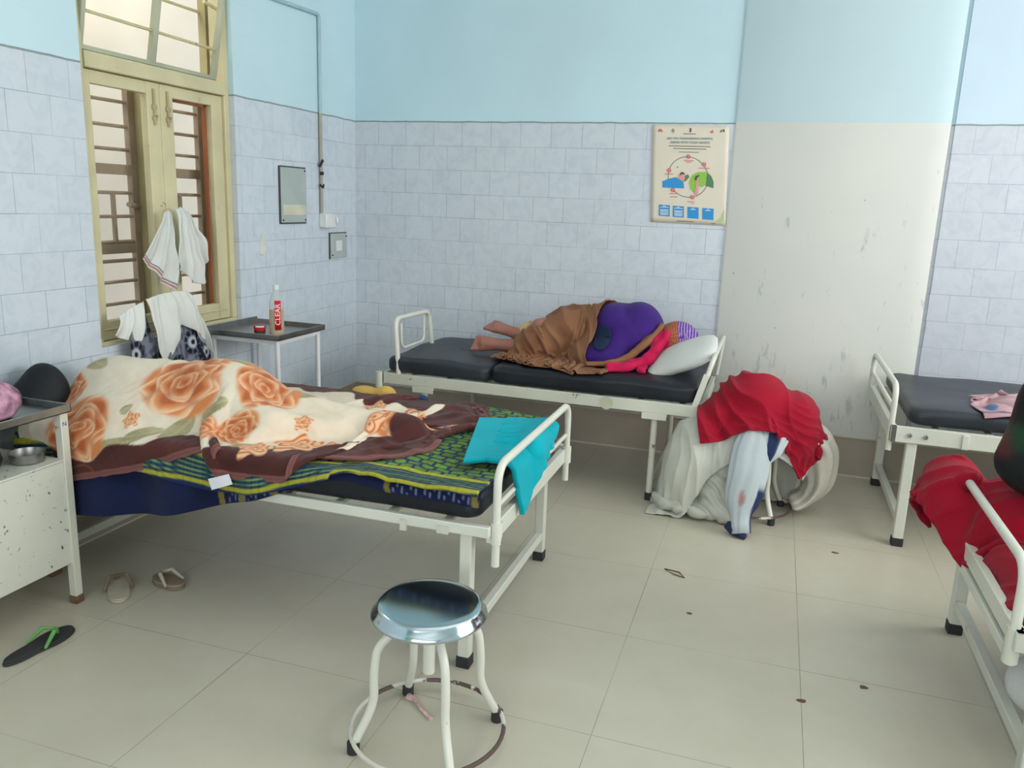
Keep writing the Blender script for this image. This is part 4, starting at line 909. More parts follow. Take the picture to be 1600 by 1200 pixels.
# ---- turquoise cloth
nu_,nv_=56,60
s_=np.linspace(0,1,nu_)[:,None]; t_=np.linspace(0,1,nv_)[None,:]
c00,c01,c10,c11=[np.array(q) for q in ((1.86,-2.66,.70),(1.72,-2.13,.70),(2.105,-2.38,.685),(2.125,-1.95,.685))]
X0=((1-s_)*(1-t_))[...,None]*c00+((1-s_)*t_)[...,None]*c01+(s_*(1-t_))[...,None]*c10+(s_*t_)[...,None]*c11
U0=np.stack([s_*(.235+.035*(1-t_)),t_*.60+0*s_],-1)
pin_=(s_*np.ones_like(t_)<.25)
X0[...,2]-=.012
X0[...,2]+=.012*Noise(91,22)(X0.reshape(-1,3)).reshape(nu_,nv_)*ss(.3,.6,s_)
colT=s_union(s_box((1.0,-2.31,.40),(.995,.52,.262),.02),s_box((1.0,-2.3,.3),(1.012,.47,.225),.01),s_cap((2.0,-2.36,.66),(1.99,-2.24,.66),.03,.03))
PT=cloth(X0,U0,colT,steps=40,iters=12,thick=.022,pin=pin_,fr=.97,damp=.93,bendk=.5,seed=2)
TQ=tight_cloth('turquoise_cotton',s2l(0,162,176),var=.06,bump=.15)
t=thing('turquoise_cloth','bright turquoise cloth folded over the foot end of the near bed','cloth',(1.95,-2.3,.68))
msk=ss(.25,.6,np.linspace(0,1,(PT.shape[0]-1)*4+1))[:,None]*.75+.2; GT=crease(upsample(PT,4),.007,24,411,(.7,.7,.3),m=msk); GT=crease(GT,.006,44,414,(.5,-.8,.2),mask=.3,m=msk); obj('folded_cloth',grid_mb(GT),TQ,t,solid=.018,angle=180)
gx,gy=np.meshgrid(np.linspace(0,1,26),np.linspace(0,1,34),indexing='ij')
a=np.array((1.985,-2.36,.0)); 
wz=Noise(93,38)
R_=MB()
for (p,q,rw) in (((1.90,-2.46),(2.02,-2.36),.016),((1.95,-2.38),(2.04,-2.27),.015),((2.00,-2.30),(2.02,-2.15),.012)):
    pts=[]
    for k in range(9):
        f=k/8; xx=p[0]+(q[0]-p[0])*f+.008*math.sin(k*1.3); yy=p[1]+(q[1]-p[1])*f; pts.append((xx,yy,.683-.05*max(0,xx-2.0)/.05*.6+.004*math.sin(k*2)))
    R_.tube(pts,[rw*math.sin(PI*(k+.6)/9.2)+.002 for k in range(9)],10)
obj('gathered_folds',R_,TQ,t,angle=180)

# ============================================================ SLEEPER ON THE BED ALONG THE BACK WALL
SK=mat('brown_skin',s2l(158,104,90),.5,var=.06,vscale=12)
pz=.655
pb=s_union(s_ell((1.70,-.42,pz+.145),(.20,.165,.150)),s_cap((1.82,-.42,pz+.15),(2.05,-.42,pz+.155),.13,.145),s_ell((2.07,-.42,pz+.165),(.13,.15,.155)),
   s_cap((1.66,-.50,pz+.13),(1.47,-.60,pz+.09),.095,.065),s_cap((1.47,-.60,pz+.08),(1.34,-.44,pz+.055),.058,.038),k=.05)
t=thing('person','person asleep on their side in brown shawl and purple sweater with bare feet','person',(1.75,-.45,pz))
# one continuous body: torso, bent legs, feet with toes, neck and head, arms; joined into one skin
def blob(mb,c,r,R=None,n=20,m=14):
    V=[];F=[]
    for i in range(m+1):
        ph=PI*i/m
        for j in range(n):
            th=2*PI*j/n; p=np.array([r[0]*math.sin(ph)*math.cos(th),r[1]*math.sin(ph)*math.sin(th),r[2]*math.cos(ph)])
            if R is not None: p=R@p
            V.append(tuple(np.array(c)+p))
    for i in range(m):
        for j in range(n): F.append((i*n+j,(i+1)*n+j,(i+1)*n+(j+1)%n,i*n+(j+1)%n))
    mb.add(V,F)
def limb(mb,pts,rs,n=16):
    mb.tube(pts,rs,n)
    for p,r in zip(pts,rs): blob(mb,p,(r,r,r),n=n,m=10)
bd=MB()
blob(bd,(1.70,-.42,pz+.13),(.17,.14,.13)); blob(bd,(1.88,-.42,pz+.13),(.16,.12,.12)); blob(bd,(2.05,-.42,pz+.14),(.12,.13,.135))
limb(bd,[(1.66,-.50,pz+.12),(1.47,-.60,pz+.085),(1.345,-.45,pz+.05)],[.085,.055,.036]); limb(bd,[(1.66,-.38,pz+.16),(1.50,-.52,pz+.17),(1.37,-.44,pz+.085)],[.085,.055,.036])
limb(bd,[(2.10,-.43,pz+.14),(2.22,-.44,pz+.12)],[.06,.05]); blob(bd,(2.295,-.46,pz+.125),(.095,.085,.105)); 
blob(bd,(2.285,-.55,pz+.115),(.016,.022,.014)); blob(bd,(2.31,-.535,pz+.115),(.03,.012,.016))
limb(bd,[(2.08,-.50,pz+.18),(2.0,-.58,pz+.10),(1.90,-.60,pz+.06)],[.045,.036,.025])
def foot(mb,heel,toe,side,up,r=.034):
    heel=np.array(heel);toe=np.array(toe);d=toe-heel;L=np.linalg.norm(d);d/=L;side=np.array(side,float);side-=d*(side@d);side/=np.linalg.norm(side)
    limb(mb,[heel,heel+d*L*.35,heel+d*L*.72],[r*.98,r*.86,r*.80])
    for k in (-1,1): limb(mb,[heel+d*L*.2,heel+d*L*.74+side*.021*k],[r*.7,r*.62],12)
    for k in range(5):
        w=(k-2)*.0175; ln=[.23,.21,.19,.165,.14][k]; rt=[.0135,.0105,.010,.0095,.009][k]
        b0=heel+d*L*.74+side*w; b1=heel+d*L*(.74+ln)+side*w*1.12
        mb.tube([tuple(b0),tuple((b0+b1)/2+np.array((0,0,.003))),tuple(b1)],[rt*1.15,rt,rt*.85],10); blob(mb,b1,(rt*.95,)*3,n=10,m=8)
foot(bd,(1.355,-.52,pz+.045),(1.085,-.56,pz+.050),(0,.25,1),1,.043)
foot(bd,(1.385,-.46,pz+.100),(1.135,-.43,pz+.150),(0,.9,.6),1,.040)
o=obj('body',bd,SK,t,remesh=.005,angle=180)
# face turned into the pillow: eyes, brow, mouth, ear
fc=MB(); 
for dx in (-.028,.028): blob(fc,(2.29+dx*.9,-.538,pz+.145),(.012,.006,.005))
obj('closed_eyes',fc,mat('eyelid',s2l(120,78,66),.6),t); obj('mouth',MB().tube([(2.262,-.540,pz+.083),(2.285,-.546,pz+.080),(2.308,-.540,pz+.083)],.005,8),mat('lips',s2l(140,74,70),.5),t)
# sweater
PUR=mat('purple_knit',s2l(58,28,112),.85,var=.12,vscale=14,bump=.5,bscale=160,sheen=.08)
sw=s_union(s_cap((1.86,-.44,pz+.15),(2.03,-.43,pz+.165),.145,.165),s_ell((2.07,-.42,pz+.165),(.145,.17,.168)),s_ell((1.92,-.47,pz+.22),(.10,.14,.115)),s_cap((2.02,-.56,pz+.17),(1.93,-.66,pz+.07),.08,.06),s_ell((1.88,-.62,pz+.055),(.15,.11,.07)),k=.06)
mbS=star((2.0,-.44,pz+.14),sw,130,90,noise=Noise(101,12),amp=.006,zmin=-9)
GS=crease(np.array(mbS.v).reshape(90,130,3),.008,17,421,(.8,.1,.6),mask=.1); GS=crease(GS,.003,55,424,(.5,.2,.8),mask=.3); GS[...,2]=np.maximum(GS[...,2],pz+.012); mbS.v=[tuple(p) for p in GS.reshape(-1,3)]
obj('sweater',mbS,PUR,t,angle=180)
# dark teal patch showing through at the waist
pt=[]; gp=MB(); c0=np.array((1.905,-.60,pz+.165)); gn=np.zeros((15,15,3))
for i in range(15):
    for j in range(15):
        a=2*PI*j/14; r_=i/14; p=c0+np.array((.052*r_*math.cos(a)*(1.1 if math.cos(a)<0 else .9),-.14,.062*r_*math.sin(a)))
        d_=np.array((0,1,0.0)); lo_v,hi_v=0,.3
        for _ in range(20):
            m_=(lo_v+hi_v)/2
            if sw((p+d_*m_)[None])[0]>.010: lo_v=m_
            else: hi_v=m_
        gn[i,j]=p+d_*lo_v
obj('inner_shirt',grid_mb(gn),mat('dark_teal_knit',s2l(34,46,72),.9,bump=.4,bscale=160),t,solid=.004,angle=180)['label']='dark navy round patch at the waist'
# brown shawl over hips and legs
nu_,nv_=84,64
s_=np.linspace(0,1,nu_)[:,None]; t_=np.linspace(0,1,nv_)[None,:]
X0=np.zeros((nu_,nv_,3)); xx=1.36+(.60+.0*t_)*s_+.0*t_; xx=xx+.26*(t_-.62)*ss(.35,1,s_); X0[...,0]=xx
yn=np.interp(xx,[1.3,1.40,1.55,1.9,2.0],[-.66,-.68,-.79,-.82,-.79]); X0[...,1]=yn+(-.16-yn)*t_
X0[...,2]=pz+.03+.33*np.exp(-((X0[...,1]+.43)/.17)**2)*ss(1.30,1.62,X0[...,0])+.05
X0[...,2]+=.012*Noise(111,22)(X0.reshape(-1,3)).reshape(nu_,nv_); X0[...,0]+=.008*Noise(112,24)(X0.reshape(-1,3)).reshape(nu_,nv_)
U0=np.stack([s_*.84+0*t_,t_*1.12+0*s_],-1)
bedB=s_box((1.58,-.49,.45),(.90,.435,.208),.03)
swi=lambda P: sw(P)-.006
colS=s_union(pb,swi,bedB)
PS=cloth(X0,U0,colS,steps=44,iters=10,thick=.012,fr=.88,damp=.92,bendk=.3,seed=4)
SH=tight_cloth('brown_shawl',s2l(136,94,66),var=.16,vscale=9,bump=.3,bscale=200)
ub=crease(upsample(PS,4),.012,34,431,(.9,.25,.35)); ub=crease(ub,.006,62,434,(.5,-.6,.5),mask=.2); Q=ub.reshape(-1,3); cS=np.tile(s2a(138,96,68),(len(Q),1))*(1+.10*Noise(113,16)(Q))[:,None]; cS=lerp3(cS,s2a(152,98,80),ss(.6,1.6,Noise(114,9)(Q))*.7)
cS=lerp3(cS,s2a(96,56,44),ss(1.0,1.5,Noise(115,26)(Q))*.5)
obj('shawl',grid_mb(ub),tight_cloth('brown_shawl_print',(.1,.1,.1),attr=True,bump=.3,bscale=200),t,cols=np.clip(cS,0,1),solid=.004,angle=180)
# crumpled lower hem of the shawl along the mattress
def ruffle(name,path,width,rest,seed,color,parent,wrinkle=.012,zc=None,thick=.006,steps=30,sol=.004,attr=None):
    n=len(path); P_=np.array(path); m=16; tt=np.linspace(0,n-1,70); i=np.minimum(tt.astype(int),n-2); f=(tt-i)[:,None]; C_=P_[i]*(1-f)+P_[i+1]*f
    D_=np.gradient(C_,axis=0); D_/=np.linalg.norm(D_,axis=1)[:,None]; S_v=np.stack([-D_[:,1],D_[:,0],0*D_[:,0]],1); S_v/=np.linalg.norm(S_v,axis=1)[:,None]
    w_=np.linspace(-.5,.5,m)*width; G=C_[:,None,:]+S_v[:,None,:]*w_[None,:,None]
    G[...,2]+=.02+wrinkle*Noise(seed,40)(G.reshape(-1,3)).reshape(70,m); G[...,:2]+=.006*Noise(seed+1,30)(G.reshape(-1,3)).reshape(70,m)[...,None]
    L=np.linalg.norm(np.diff(C_,axis=0),axis=1).sum(); U_=np.stack(np.meshgrid(np.linspace(0,L*rest,70),np.linspace(0,width*rest,m),indexing='ij'),-1)
    R2=cloth(G,U_,zc,steps=steps,iters=8,thick=thick,fr=.9,damp=.9,bendk=.15,seed=seed)
    G3=crease(upsample(R2,3),.012,60,seed+7,(.8,.5,.3)); return obj(name,grid_mb(G3),color,parent,solid=sol,angle=180)
bs=s_union(bedB,pb)
ruffle('shawl_hem',[(1.32,-.67,pz+.01),(1.45,-.69,pz+.01),(1.60,-.77,pz+.01),(1.80,-.80,pz+.01),(1.94,-.80,pz+.01)],.13,1.7,121,SH,t,zc=s_union(bedB,sw,s_ell((2.295,-.46,pz+.125),(.105,.095,.115))),steps=26)
PK=tight_cloth('crimson_pink_scarf',s2l(196,24,76),var=.15,vscale=20,bump=.3)
headc=s_ell((2.30,-.46,pz+.125),(.115,.11,.125))
def strands(name,path,offs,r,seed,material):
    """twisted strands of gathered cloth following a path, merged into one skin"""
    mb=MB(); P_=[Vector(p) for p in bend(path,.06,4)]; N_=len(P_)
    for k,(a0_,ro,tw) in enumerate(offs):
        pts=[];rs=[]
        for i,p in enumerate(P_):
            f=i/(N_-1); t3=(P_[min(i+1,N_-1)]-P_[max(i-1,0)]).normalized(); sd=t3.cross(Vector((0,0,1))).normalized(); u3=sd.cross(t3)
            a=a0_+tw*f*6; pts.append(p+sd*math.cos(a)*ro*(1+.3*math.sin(9*f+k))+u3*abs(math.sin(a))*ro*.6); rs.append(r*(.55+.45*math.sin(PI*min(1,.12+f*.85)))*(1+.22*math.sin(17*f+2*k)))
        mb.tube(pts,rs,12)
    return obj(name,mb,material,t,angle=180,remesh=.0055)
strands('scarf',[(2.225,-.545,pz+.20),(2.225,-.60,pz+.135),(2.20,-.665,pz+.075),(2.13,-.715,pz+.035),(2.05,-.765,pz+.020),(1.96,-.80,pz+.014)],[(0,.030,.5),(2.1,.032,-.4),(4.2,.03,.6),(1.0,.012,.3)],.026,131,PK)
strands('scarf_fold',[(2.16,-.725,pz+.03),(2.14,-.775,pz+.016),(2.16,-.80,pz+.014)],[(0,.012,.4),(2,.014,.3)],.018,133,PK)
strands('brown_fold',[(2.19,-.50,pz+.235),(2.165,-.58,pz+.17),(2.12,-.645,pz+.10),(2.05,-.70,pz+.045),(1.95,-.735,pz+.022),(1.84,-.77,pz+.018)],[(0,.024,.4),(2.4,.026,-.5),(4,.02,.3)],.020,135,SH)
# striped head cloth
hc=star((2.30,-.455,pz+.125),s_union(s_ell((2.305,-.45,pz+.130),(.118,.112,.128)),s_ell((2.25,-.45,pz+.12),(.10,.11,.11)),k=.04),96,60,noise=Noise(141,24),amp=.004,zmin=pz+.008)
Q=np.array(hc.v); ang=(Q[:,0]-2.21)+.25*(Q[:,2]-pz-.12); 
cH=np.tile(s2a(150,84,60),(len(Q),1)); st=np.abs(((ang+.002*Noise(142,40)(Q))/.0135)%1-.5); k=ss(.28,.36,st)
warm=ss(.125,.105,ang); cH=lerp3(cH,s2a(196,120,88),k*warm); cold=lerp3(np.tile(s2a(84,52,142),(len(Q),1)),s2a(190,160,205),k); cH=lerp3(cold,cH,warm)
cH=lerp3(cH,s2a(205,30,84),ss(.05,.03,np.abs(ang-.02))*ss(pz+.02,pz+.05,Q[:,2])*ss(pz+.225,pz+.19,Q[:,2]))
obj('head_cloth',hc,tight_cloth('striped_head_cloth',(.1,.1,.1),attr=True,bump=.4),t,cols=np.clip(cH,0,1),angle=180)
obj('trouser_cuff',MB().tube([(1.33,-.42,pz+.09),(1.37,-.43,pz+.115),(1.43,-.45,pz+.14)],[.038,.046,.056],18),tight_cloth('yellow_cuff',s2l(200,172,120)),t,angle=180)['label']='pale yellow trouser cuff'
obj('anklet',MB().tube([(1.365+.0*math.cos(a),-.45+.040*math.cos(a),pz+.088+.040*math.sin(a)) for a in np.linspace(0,2*PI,18,endpoint=False)],.004,6,closed=True),mat('dark_thread',(.03,.03,.05),.8),t)
# pillow
Rp=rotm(math.radians(20),math.radians(-26),math.radians(-10))
def s_pil(c,h,R,k=2.6):
    c=np.array(c);h=np.array(h)
    def f(P):
        q=np.abs(((P-c)@R)/h)+1e-9; return ((q[:,0]**k+q[:,1]**k)**(2/k)+q[:,2]**2)**.5-1
    return f
pil=star((2.35,-.665,.752),s_pil((2.35,-.665,.752),(.205,.15,.052),Rp,4.5),72,44,noise=Noise(151,12),amp=.007,noise2=Noise(152,30),amp2=.003,axis=2,zmin=pz+.005)
Gp=crease(np.array(pil.v).reshape(44,72,3),.010,22,471,(.6,.6,.3),mask=.2); Gp[...,2]=np.maximum(Gp[...,2],pz+.005); pil.v=[tuple(p) for p in Gp.reshape(-1,3)]
tag(obj('pillow',pil,tight_cloth('white_pillow_cotton',(.62,.64,.60),var=.04),loc=(2.335,-.64,.68),angle=180),'dingy white pillow propped at the head of the sleeping person','pillow')
# ============================================================ HEAP ON THE STOOL BY THE PIER
SHEET=tight_cloth('dingy_white_sheet',(.52,.52,.45),var=.10,vscale=7,bump=.15,bscale=150,sheen=.1)
W1=s_ell((2.50,-.93,.20),(.175,.165,.30)); W2=s_ell((2.76,-.85,.43),(.19,.19,.10)); W3=s_ell((2.94,-.80,.40),(.12,.15,.075)); W4=s_cap((2.60,-1.02,.05),(2.66,-1.0,.30),.09,.08)
stl=s_cap((2.76,-.84,.30),(2.76,-.84,.36),.13,.13)
nu_,nv_=92,84
s_=np.linspace(0,1,nu_)[:,None]; t_=np.linspace(0,1,nv_)[None,:]
xx=2.27+.74*s_+0*t_; yf=np.interp(xx,[2.25,2.35,2.68,2.78,2.9,3.14],[-1.04,-1.13,-1.13,-.98,-.92,-.92]); yb=-.55+0*xx
yy=yf+(yb-yf)*t_
zt=np.interp(xx,[2.2,2.32,2.5,2.75,2.98,3.14],[.20,.40,.53,.56,.49,.34])*(1-.0*t_); zt=zt-.8*np.maximum(0,np.abs(yy+.86)-.12)**1.3
X0=np.stack([xx,yy,np.maximum(zt,.06)],-1); X0[...,2]+=.015*Noise(201,20)(X0.reshape(-1,3)).reshape(nu_,nv_); X0[...,:2]+=.016*np.stack([Noise(202,20)(X0.reshape(-1,3)),Noise(203,18)(X0.reshape(-1,3))],-1).reshape(nu_,nv_,2)
U0=np.stack([s_*1.06+0*t_,t_*.92+0*s_],-1)
cH_=s_union(W1,W2,W3,W4,stl,s_floor(0))
PW=cloth(X0,U0,cH_,steps=70,iters=10,thick=.010,fr=.8,damp=.95,bendk=.22,seed=6)
GW=upsample(lap(PW,4),4); GW=crease(GW,.016,24,441,(.9,.25,.0),sharp=1.2,warp=.9); GW=crease(GW,.008,50,444,(.9,-.2,.05),mask=.1,warp=.8); GW[...,2]=np.maximum(GW[...,2],.004)
tag(obj('white_sheet',grid_mb(GW),SHEET,solid=.004,loc=(2.7,-.85,0),angle=180),'big dingy white sheet heaped over a stool and reaching the floor','sheet')
# second sheet bunched under the left part
cs=s_union(s_ell((2.55,-1.03,.045),(.20,.10,.045)),s_ell((2.40,-.97,.05),(.13,.10,.05)),s_ell((2.66,-1.06,.05),(.08,.07,.06)),s_ell((2.655,-.985,.22),(.085,.08,.20)),s_ell((2.60,-1.0,.16),(.10,.08,.15)),k=.05)
bm_=star((2.60,-1.02,.07),cs,130,90,noise=Noise(211,26),amp=.006); Gb=crease(np.array(bm_.v).reshape(90,130,3),.026,34,481,(.7,.3,.6),warp=1.8); Gb=crease(Gb,.012,70,484,(.6,.2,.7)); Gb[...,2]=np.maximum(Gb[...,2],.003); bm_.v=[tuple(p) for p in Gb.reshape(-1,3)]
tag(obj('bunched_sheet',bm_,SHEET,loc=(2.53,-1.03,0),angle=180),'bunched grey white cloth on the floor beneath the big sheet','sheet')
# rolled quilt that hangs as a crescent from the right side of the stool
RQ=MB(); pth=[(2.84,-.80,.46),(2.95,-.78,.45),(3.05,-.76,.39),(3.105,-.74,.29),(3.10,-.73,.17),(3.05,-.74,.08),(2.98,-.76,.045)]
q=bend(pth,.12,8); n_=len(q); V=[];m_=44; Nn=Noise(221,22)
for i,p in enumerate(q):
    t3=(q[min(i+1,n_-1)]-q[max(i-1,0)]).normalized(); up=Vector((0,1,0)); a_=t3.cross(up).normalized(); f=i/(n_-1)
    rx=.045+.05*math.sin(PI*min(1,f*1.1+.05)); ry=.14+.02*math.sin(f*5)
    for k in range(m_):
        th=2*PI*k/m_; fold=1+.10*math.sin(5*th+3*f)+.07*math.sin(9*th-4*f)
        V.append(p+a_*math.cos(th)*rx*fold+up*math.sin(th)*ry*fold)
P_=np.array([tuple(v_) for v_ in V]); P_+=(Nn(P_)*.006)[:,None]*np.array([1,.4,.6]); P_[:,2]=np.maximum(P_[:,2],.003)
rq=grid_mb(upsample(P_.reshape(n_,m_,3),1),wrap=True,flip=True); rq.f.append(tuple(range(m_))); rq.f.append(tuple((n_-1)*m_+k for k in range(m_))[::-1]); rq.mi+=[0,0]
tag(obj('rolled_quilt',rq,tight_cloth('beige_quilt',(.56,.53,.45),var=.10,bump=.2,bscale=90,sheen=.1),loc=(3.0,-.76,0),sub=1,angle=180),'cream quilt rolled in a crescent hanging from the right side of the stool','quilt')
# pale track trousers with navy side stripes
def trouser_leg(path,rx,ry,seed):
    q=bend(path,.10,7); n_=len(q); m_=48; V=[];u_=[];f_=[]
    for i,p in enumerate(q):
        t3=(q[min(i+1,n_-1)]-q[max(i-1,0)]).normalized(); side=Vector((1,.15,0)); side=(side-t3*side.dot(t3)).normalized(); nn=side.cross(t3); f=i/(n_-1)
        a_=np.interp(f,[0,.25,.6,.85,1],rx); b_=np.interp(f,[0,.3,.7,1],ry)
        for k in range(m_):
            th=2*PI*k/m_; fold=1+.045*math.sin(6*th+5*f)+.03*math.sin(11*th+9*f)
            V.append(p+side*math.cos(th)*a_*fold+nn*math.sin(th)*b_*fold); u_.append(th); f_.append(f)
    P_=np.array([tuple(v_) for v_ in V]); P_[:,:2]+=(Noise(seed,30)(P_)*.003)[:,None]; P_[:,2]=np.maximum(P_[:,2],.003)
    mb=grid_mb(P_.reshape(n_,m_,3),wrap=True,flip=True); mb.f.append(tuple(range(m_))); mb.f.append(tuple((n_-1)*m_+k for k in range(m_))[::-1]); mb.mi+=[0,0]
    return mb,np.array(u_),np.array(f_)
pale=s2a(178,186,188); nv=s2a(38,50,84)
t=thing('track_trousers','pale grey track trousers with navy side stripes hanging over the stool heap','trousers',(2.76,-1.12,.0))
mb,uu_,ff_=trouser_leg([(2.76,-.98,.50),(2.755,-1.06,.43),(2.755,-1.15,.25),(2.735,-1.20,.11),(2.755,-1.245,.022)],[.06,.085,.088,.055,.045],[.04,.04,.04,.028],231)
c_=np.tile(pale,(len(uu_),1)); sx=(uu_+PI)%(2*PI)-PI   # 0 = right edge
for c0,w0 in ((-.62,.16),(-.30,.10)): c_=lerp3(c_,nv,ss(w0+.05,w0,np.abs(sx-c0*(1.0)-.25*(ff_-.7)))*ss(.50,.56,ff_))
pk=ss(.075,.05,np.sqrt(((sx+1.75)*.30)**2+((ff_-.66)*.9)**2)); c_=lerp3(c_,s2a(168,128,124),pk)
TRM=tight_cloth('pale_track_fabric',(.1,.1,.1),attr=True,sheen=.1,bump=.12)
obj('trouser_leg',mb,TRM,t,cols=c_,angle=180)
obj('cuff',MB().tube([(2.685,-1.21,.045),(2.72,-1.235,.028),(2.775,-1.262,.014)],[.022,.026,.014],14),tight_cloth('navy_cuff',nv*1.0),t,angle=180)['label']='navy cuff of the trousers'
mb,uu_,ff_=trouser_leg([(2.87,-.95,.49),(2.865,-1.02,.45),(2.845,-1.07,.37),(2.83,-1.085,.30)],[.05,.06,.05,.02,.01],[.03,.03,.025,.01],233)
c_=lerp3(np.tile(pale,(len(uu_),1)),nv,ss(.55,.45,np.abs(((uu_+PI)%(2*PI)-PI)+1.65))); obj('trouser_leg',mb,TRM,t,cols=c_,angle=180)
# red fleece on top
RED=tight_cloth('crimson_fleece',s2l(150,8,36),var=.08,bump=.3,bscale=200,sheen=.08)
nu_,nv_=84,72
s_=np.linspace(0,1,nu_)[:,None]; t_=np.linspace(0,1,nv_)[None,:]
T1=s_ell((2.74,-.84,.58),(.17,.16,.135)); T2=s_ell((2.93,-.82,.52),(.13,.15,.11)); T3=s_ell((2.60,-.88,.50),(.10,.13,.10))
cR0=s_union(T1,T2,T3,k=.02); cR1=s_union(W1,W2,W3,W4,stl)
cR=lambda P: np.minimum(cR0(P),cR1(P)-.030)
xx=2.50+.60*s_+.02*t_; xx=xx+.05*(t_-.5)*(1-s_); yy=np.interp(xx,[2.5,2.75,2.85,3.0,3.1],[-1.09,-1.11,-1.04,-1.0,-.98])*(1-t_)-.56*t_; yy=yy-.03*np.sin(s_*9)*(1-t_)
X0=np.stack([xx,yy+0*xx,.60+.14*np.exp(-((xx-2.74)/.16)**2-((yy+.84)/.16)**2)-.25*((xx-2.78)/.38)**4+0*yy],-1)
X0[...,2]+=.020*Noise(241,16)(X0.reshape(-1,3)).reshape(nu_,nv_); X0[...,:2]+=.018*np.stack([Noise(242,17)(X0.reshape(-1,3)),Noise(243,15)(X0.reshape(-1,3))],-1).reshape(nu_,nv_,2)
U0=np.stack([s_*.72+0*t_,t_*.62+0*s_],-1)
PR=cloth(X0,U0,cR,steps=26,iters=10,thick=.014,fr=.97,damp=.93,bendk=.45,seed=8)
GR=crease(upsample(PR,4),.040,17,451,(.45,.2,.9),warp=1.3); GR=crease(GR,.022,32,454,(.7,.1,.6),mask=.1); GR=crease(GR,.010,60,457,(.2,.7,.7),mask=.3)
tag(obj('red_fleece_blanket',grid_mb(GR),RED,solid=.010,loc=(2.78,-.85,.6),angle=180),'crimson fleece blanket crumpled on top of the white heap on the stool','blanket')

# ============================================================ CLOTHS ON THE BED AT THE RIGHT EDGE
nu_,nv_=80,86
s_=np.linspace(0,1,nu_)[:,None]; t_=np.linspace(0,1,nv_)[None,:]
Hd=s_ell((3.455,-1.99,.575),(.095,.16,.110)); Hd2=s_ell((3.64,-2.15,.58),(.15,.20,.105)); Hd3=s_ell((3.58,-2.45,.50),(.07,.24,.06))
mD=s_box((4.48,-2.30,.30),(.82,.46,.30),.03); frD=s_box((3.56,-2.3,.45),(.05,.48,.05),.01); lpD=s_cap((3.47,-2.15,.665),(3.47,-1.86,.665),.0135); ptD=s_cap((3.47,-1.85,.36),(3.47,-1.85,.64),.0135)
cD=s_union(Hd,Hd2,Hd3,mD,frD,lpD,ptD)
yy=-2.74+.98*t_+0*s_; xl=np.interp(yy,[-2.76,-2.30,-2.18,-2.08,-1.75],[3.515,3.515,3.47,3.34,3.32]); xr=3.95
xx=xl+(xr-xl)*s_
X0=np.stack([xx,yy+0*xx,.64+.07*np.exp(-((xx-3.5)/.14)**2-((yy+1.96)/.18)**2)+.06*np.exp(-((xx-3.66)/.16)**2-((yy+2.15)/.2)**2)+.0*yy],-1)
X0[...,2]=np.where(yy<-2.24,np.minimum(X0[...,2],.60),X0[...,2]+.02)
X0[...,2]+=.012*Noise(251,17)(X0.reshape(-1,3)).reshape(nu_,nv_); X0[...,:2]+=.014*np.stack([Noise(252,17)(X0.reshape(-1,3)),Noise(253,15)(X0.reshape(-1,3))],-1).reshape(nu_,nv_,2)
U0=np.stack([s_*.78+0*t_,t_*1.15+0*s_],-1)
PD=cloth(X0,U0,cD,steps=30,iters=10,thick=.014,fr=.95,damp=.93,bendk=.45,seed=9)
GD=crease(upsample(PD,4),.028,20,461,(.5,.7,.5)); GD=crease(GD,.016,38,464,(.3,.7,.6),mask=.1)
tag(obj('red_fleece_blanket',grid_mb(GD),RED,solid=.010,loc=(3.6,-2.2,.6),angle=180),'crimson fleece blanket slung through the end loop of the right edge bed','blanket')
N=Noise(261,10); bg=s_union(s_ell((3.77,-2.25,.80),(.27,.18,.13)),s_ell((3.80,-2.22,.98),(.255,.15,.24)),k=.10)
mb=star((3.80,-2.24,.90),bg,84,54,noise=N,amp=.010,noise2=Noise(262,34),amp2=.004,zmin=.685); Q=np.array(mb.v)
cc=np.tile(s2a(22,26,27),(len(Q),1)); g_=ss(.5,1.1,Noise(263,14)(Q*np.array([1,1,2.2])))*ss(.80,.90,Q[:,2]); cc=lerp3(cc,s2a(24,62,36),g_*.9); r_=.8*ss(.03,.0,Q[:,0]-(3.50+.12*np.maximum(0,Q[:,2]-.80)))*ss(.80,.84,Q[:,2]); cc=lerp3(cc,s2a(92,26,32),r_)  # green sheen put into the vertex colour, dark red trim along the edge
tag(obj('black_bundle',mb,mat('black_fabric_green_sheen',(.02,.02,.02),.6,attr=True,bump=.3,bscale=50),cols=cc,loc=(3.80,-2.24,.69),angle=180),'black bundle with dark green painted sheen resting on the red fleece blanket','bundle')
N=Noise(271,24)
tag(obj('white_sack',star((3.665,-2.56,.20),s_union(s_ell((3.665,-2.565,.21),(.115,.13,.085)),s_ell((3.74,-2.53,.19),(.12,.12,.10)),k=.04),60,40,noise=N,amp=.005,zmin=.134),tight_cloth('white_sack_cloth',(.68,.68,.66),var=.05),loc=(3.665,-2.56,.134),angle=180),'white cloth bundle on the lower bar at the right edge','bundle')
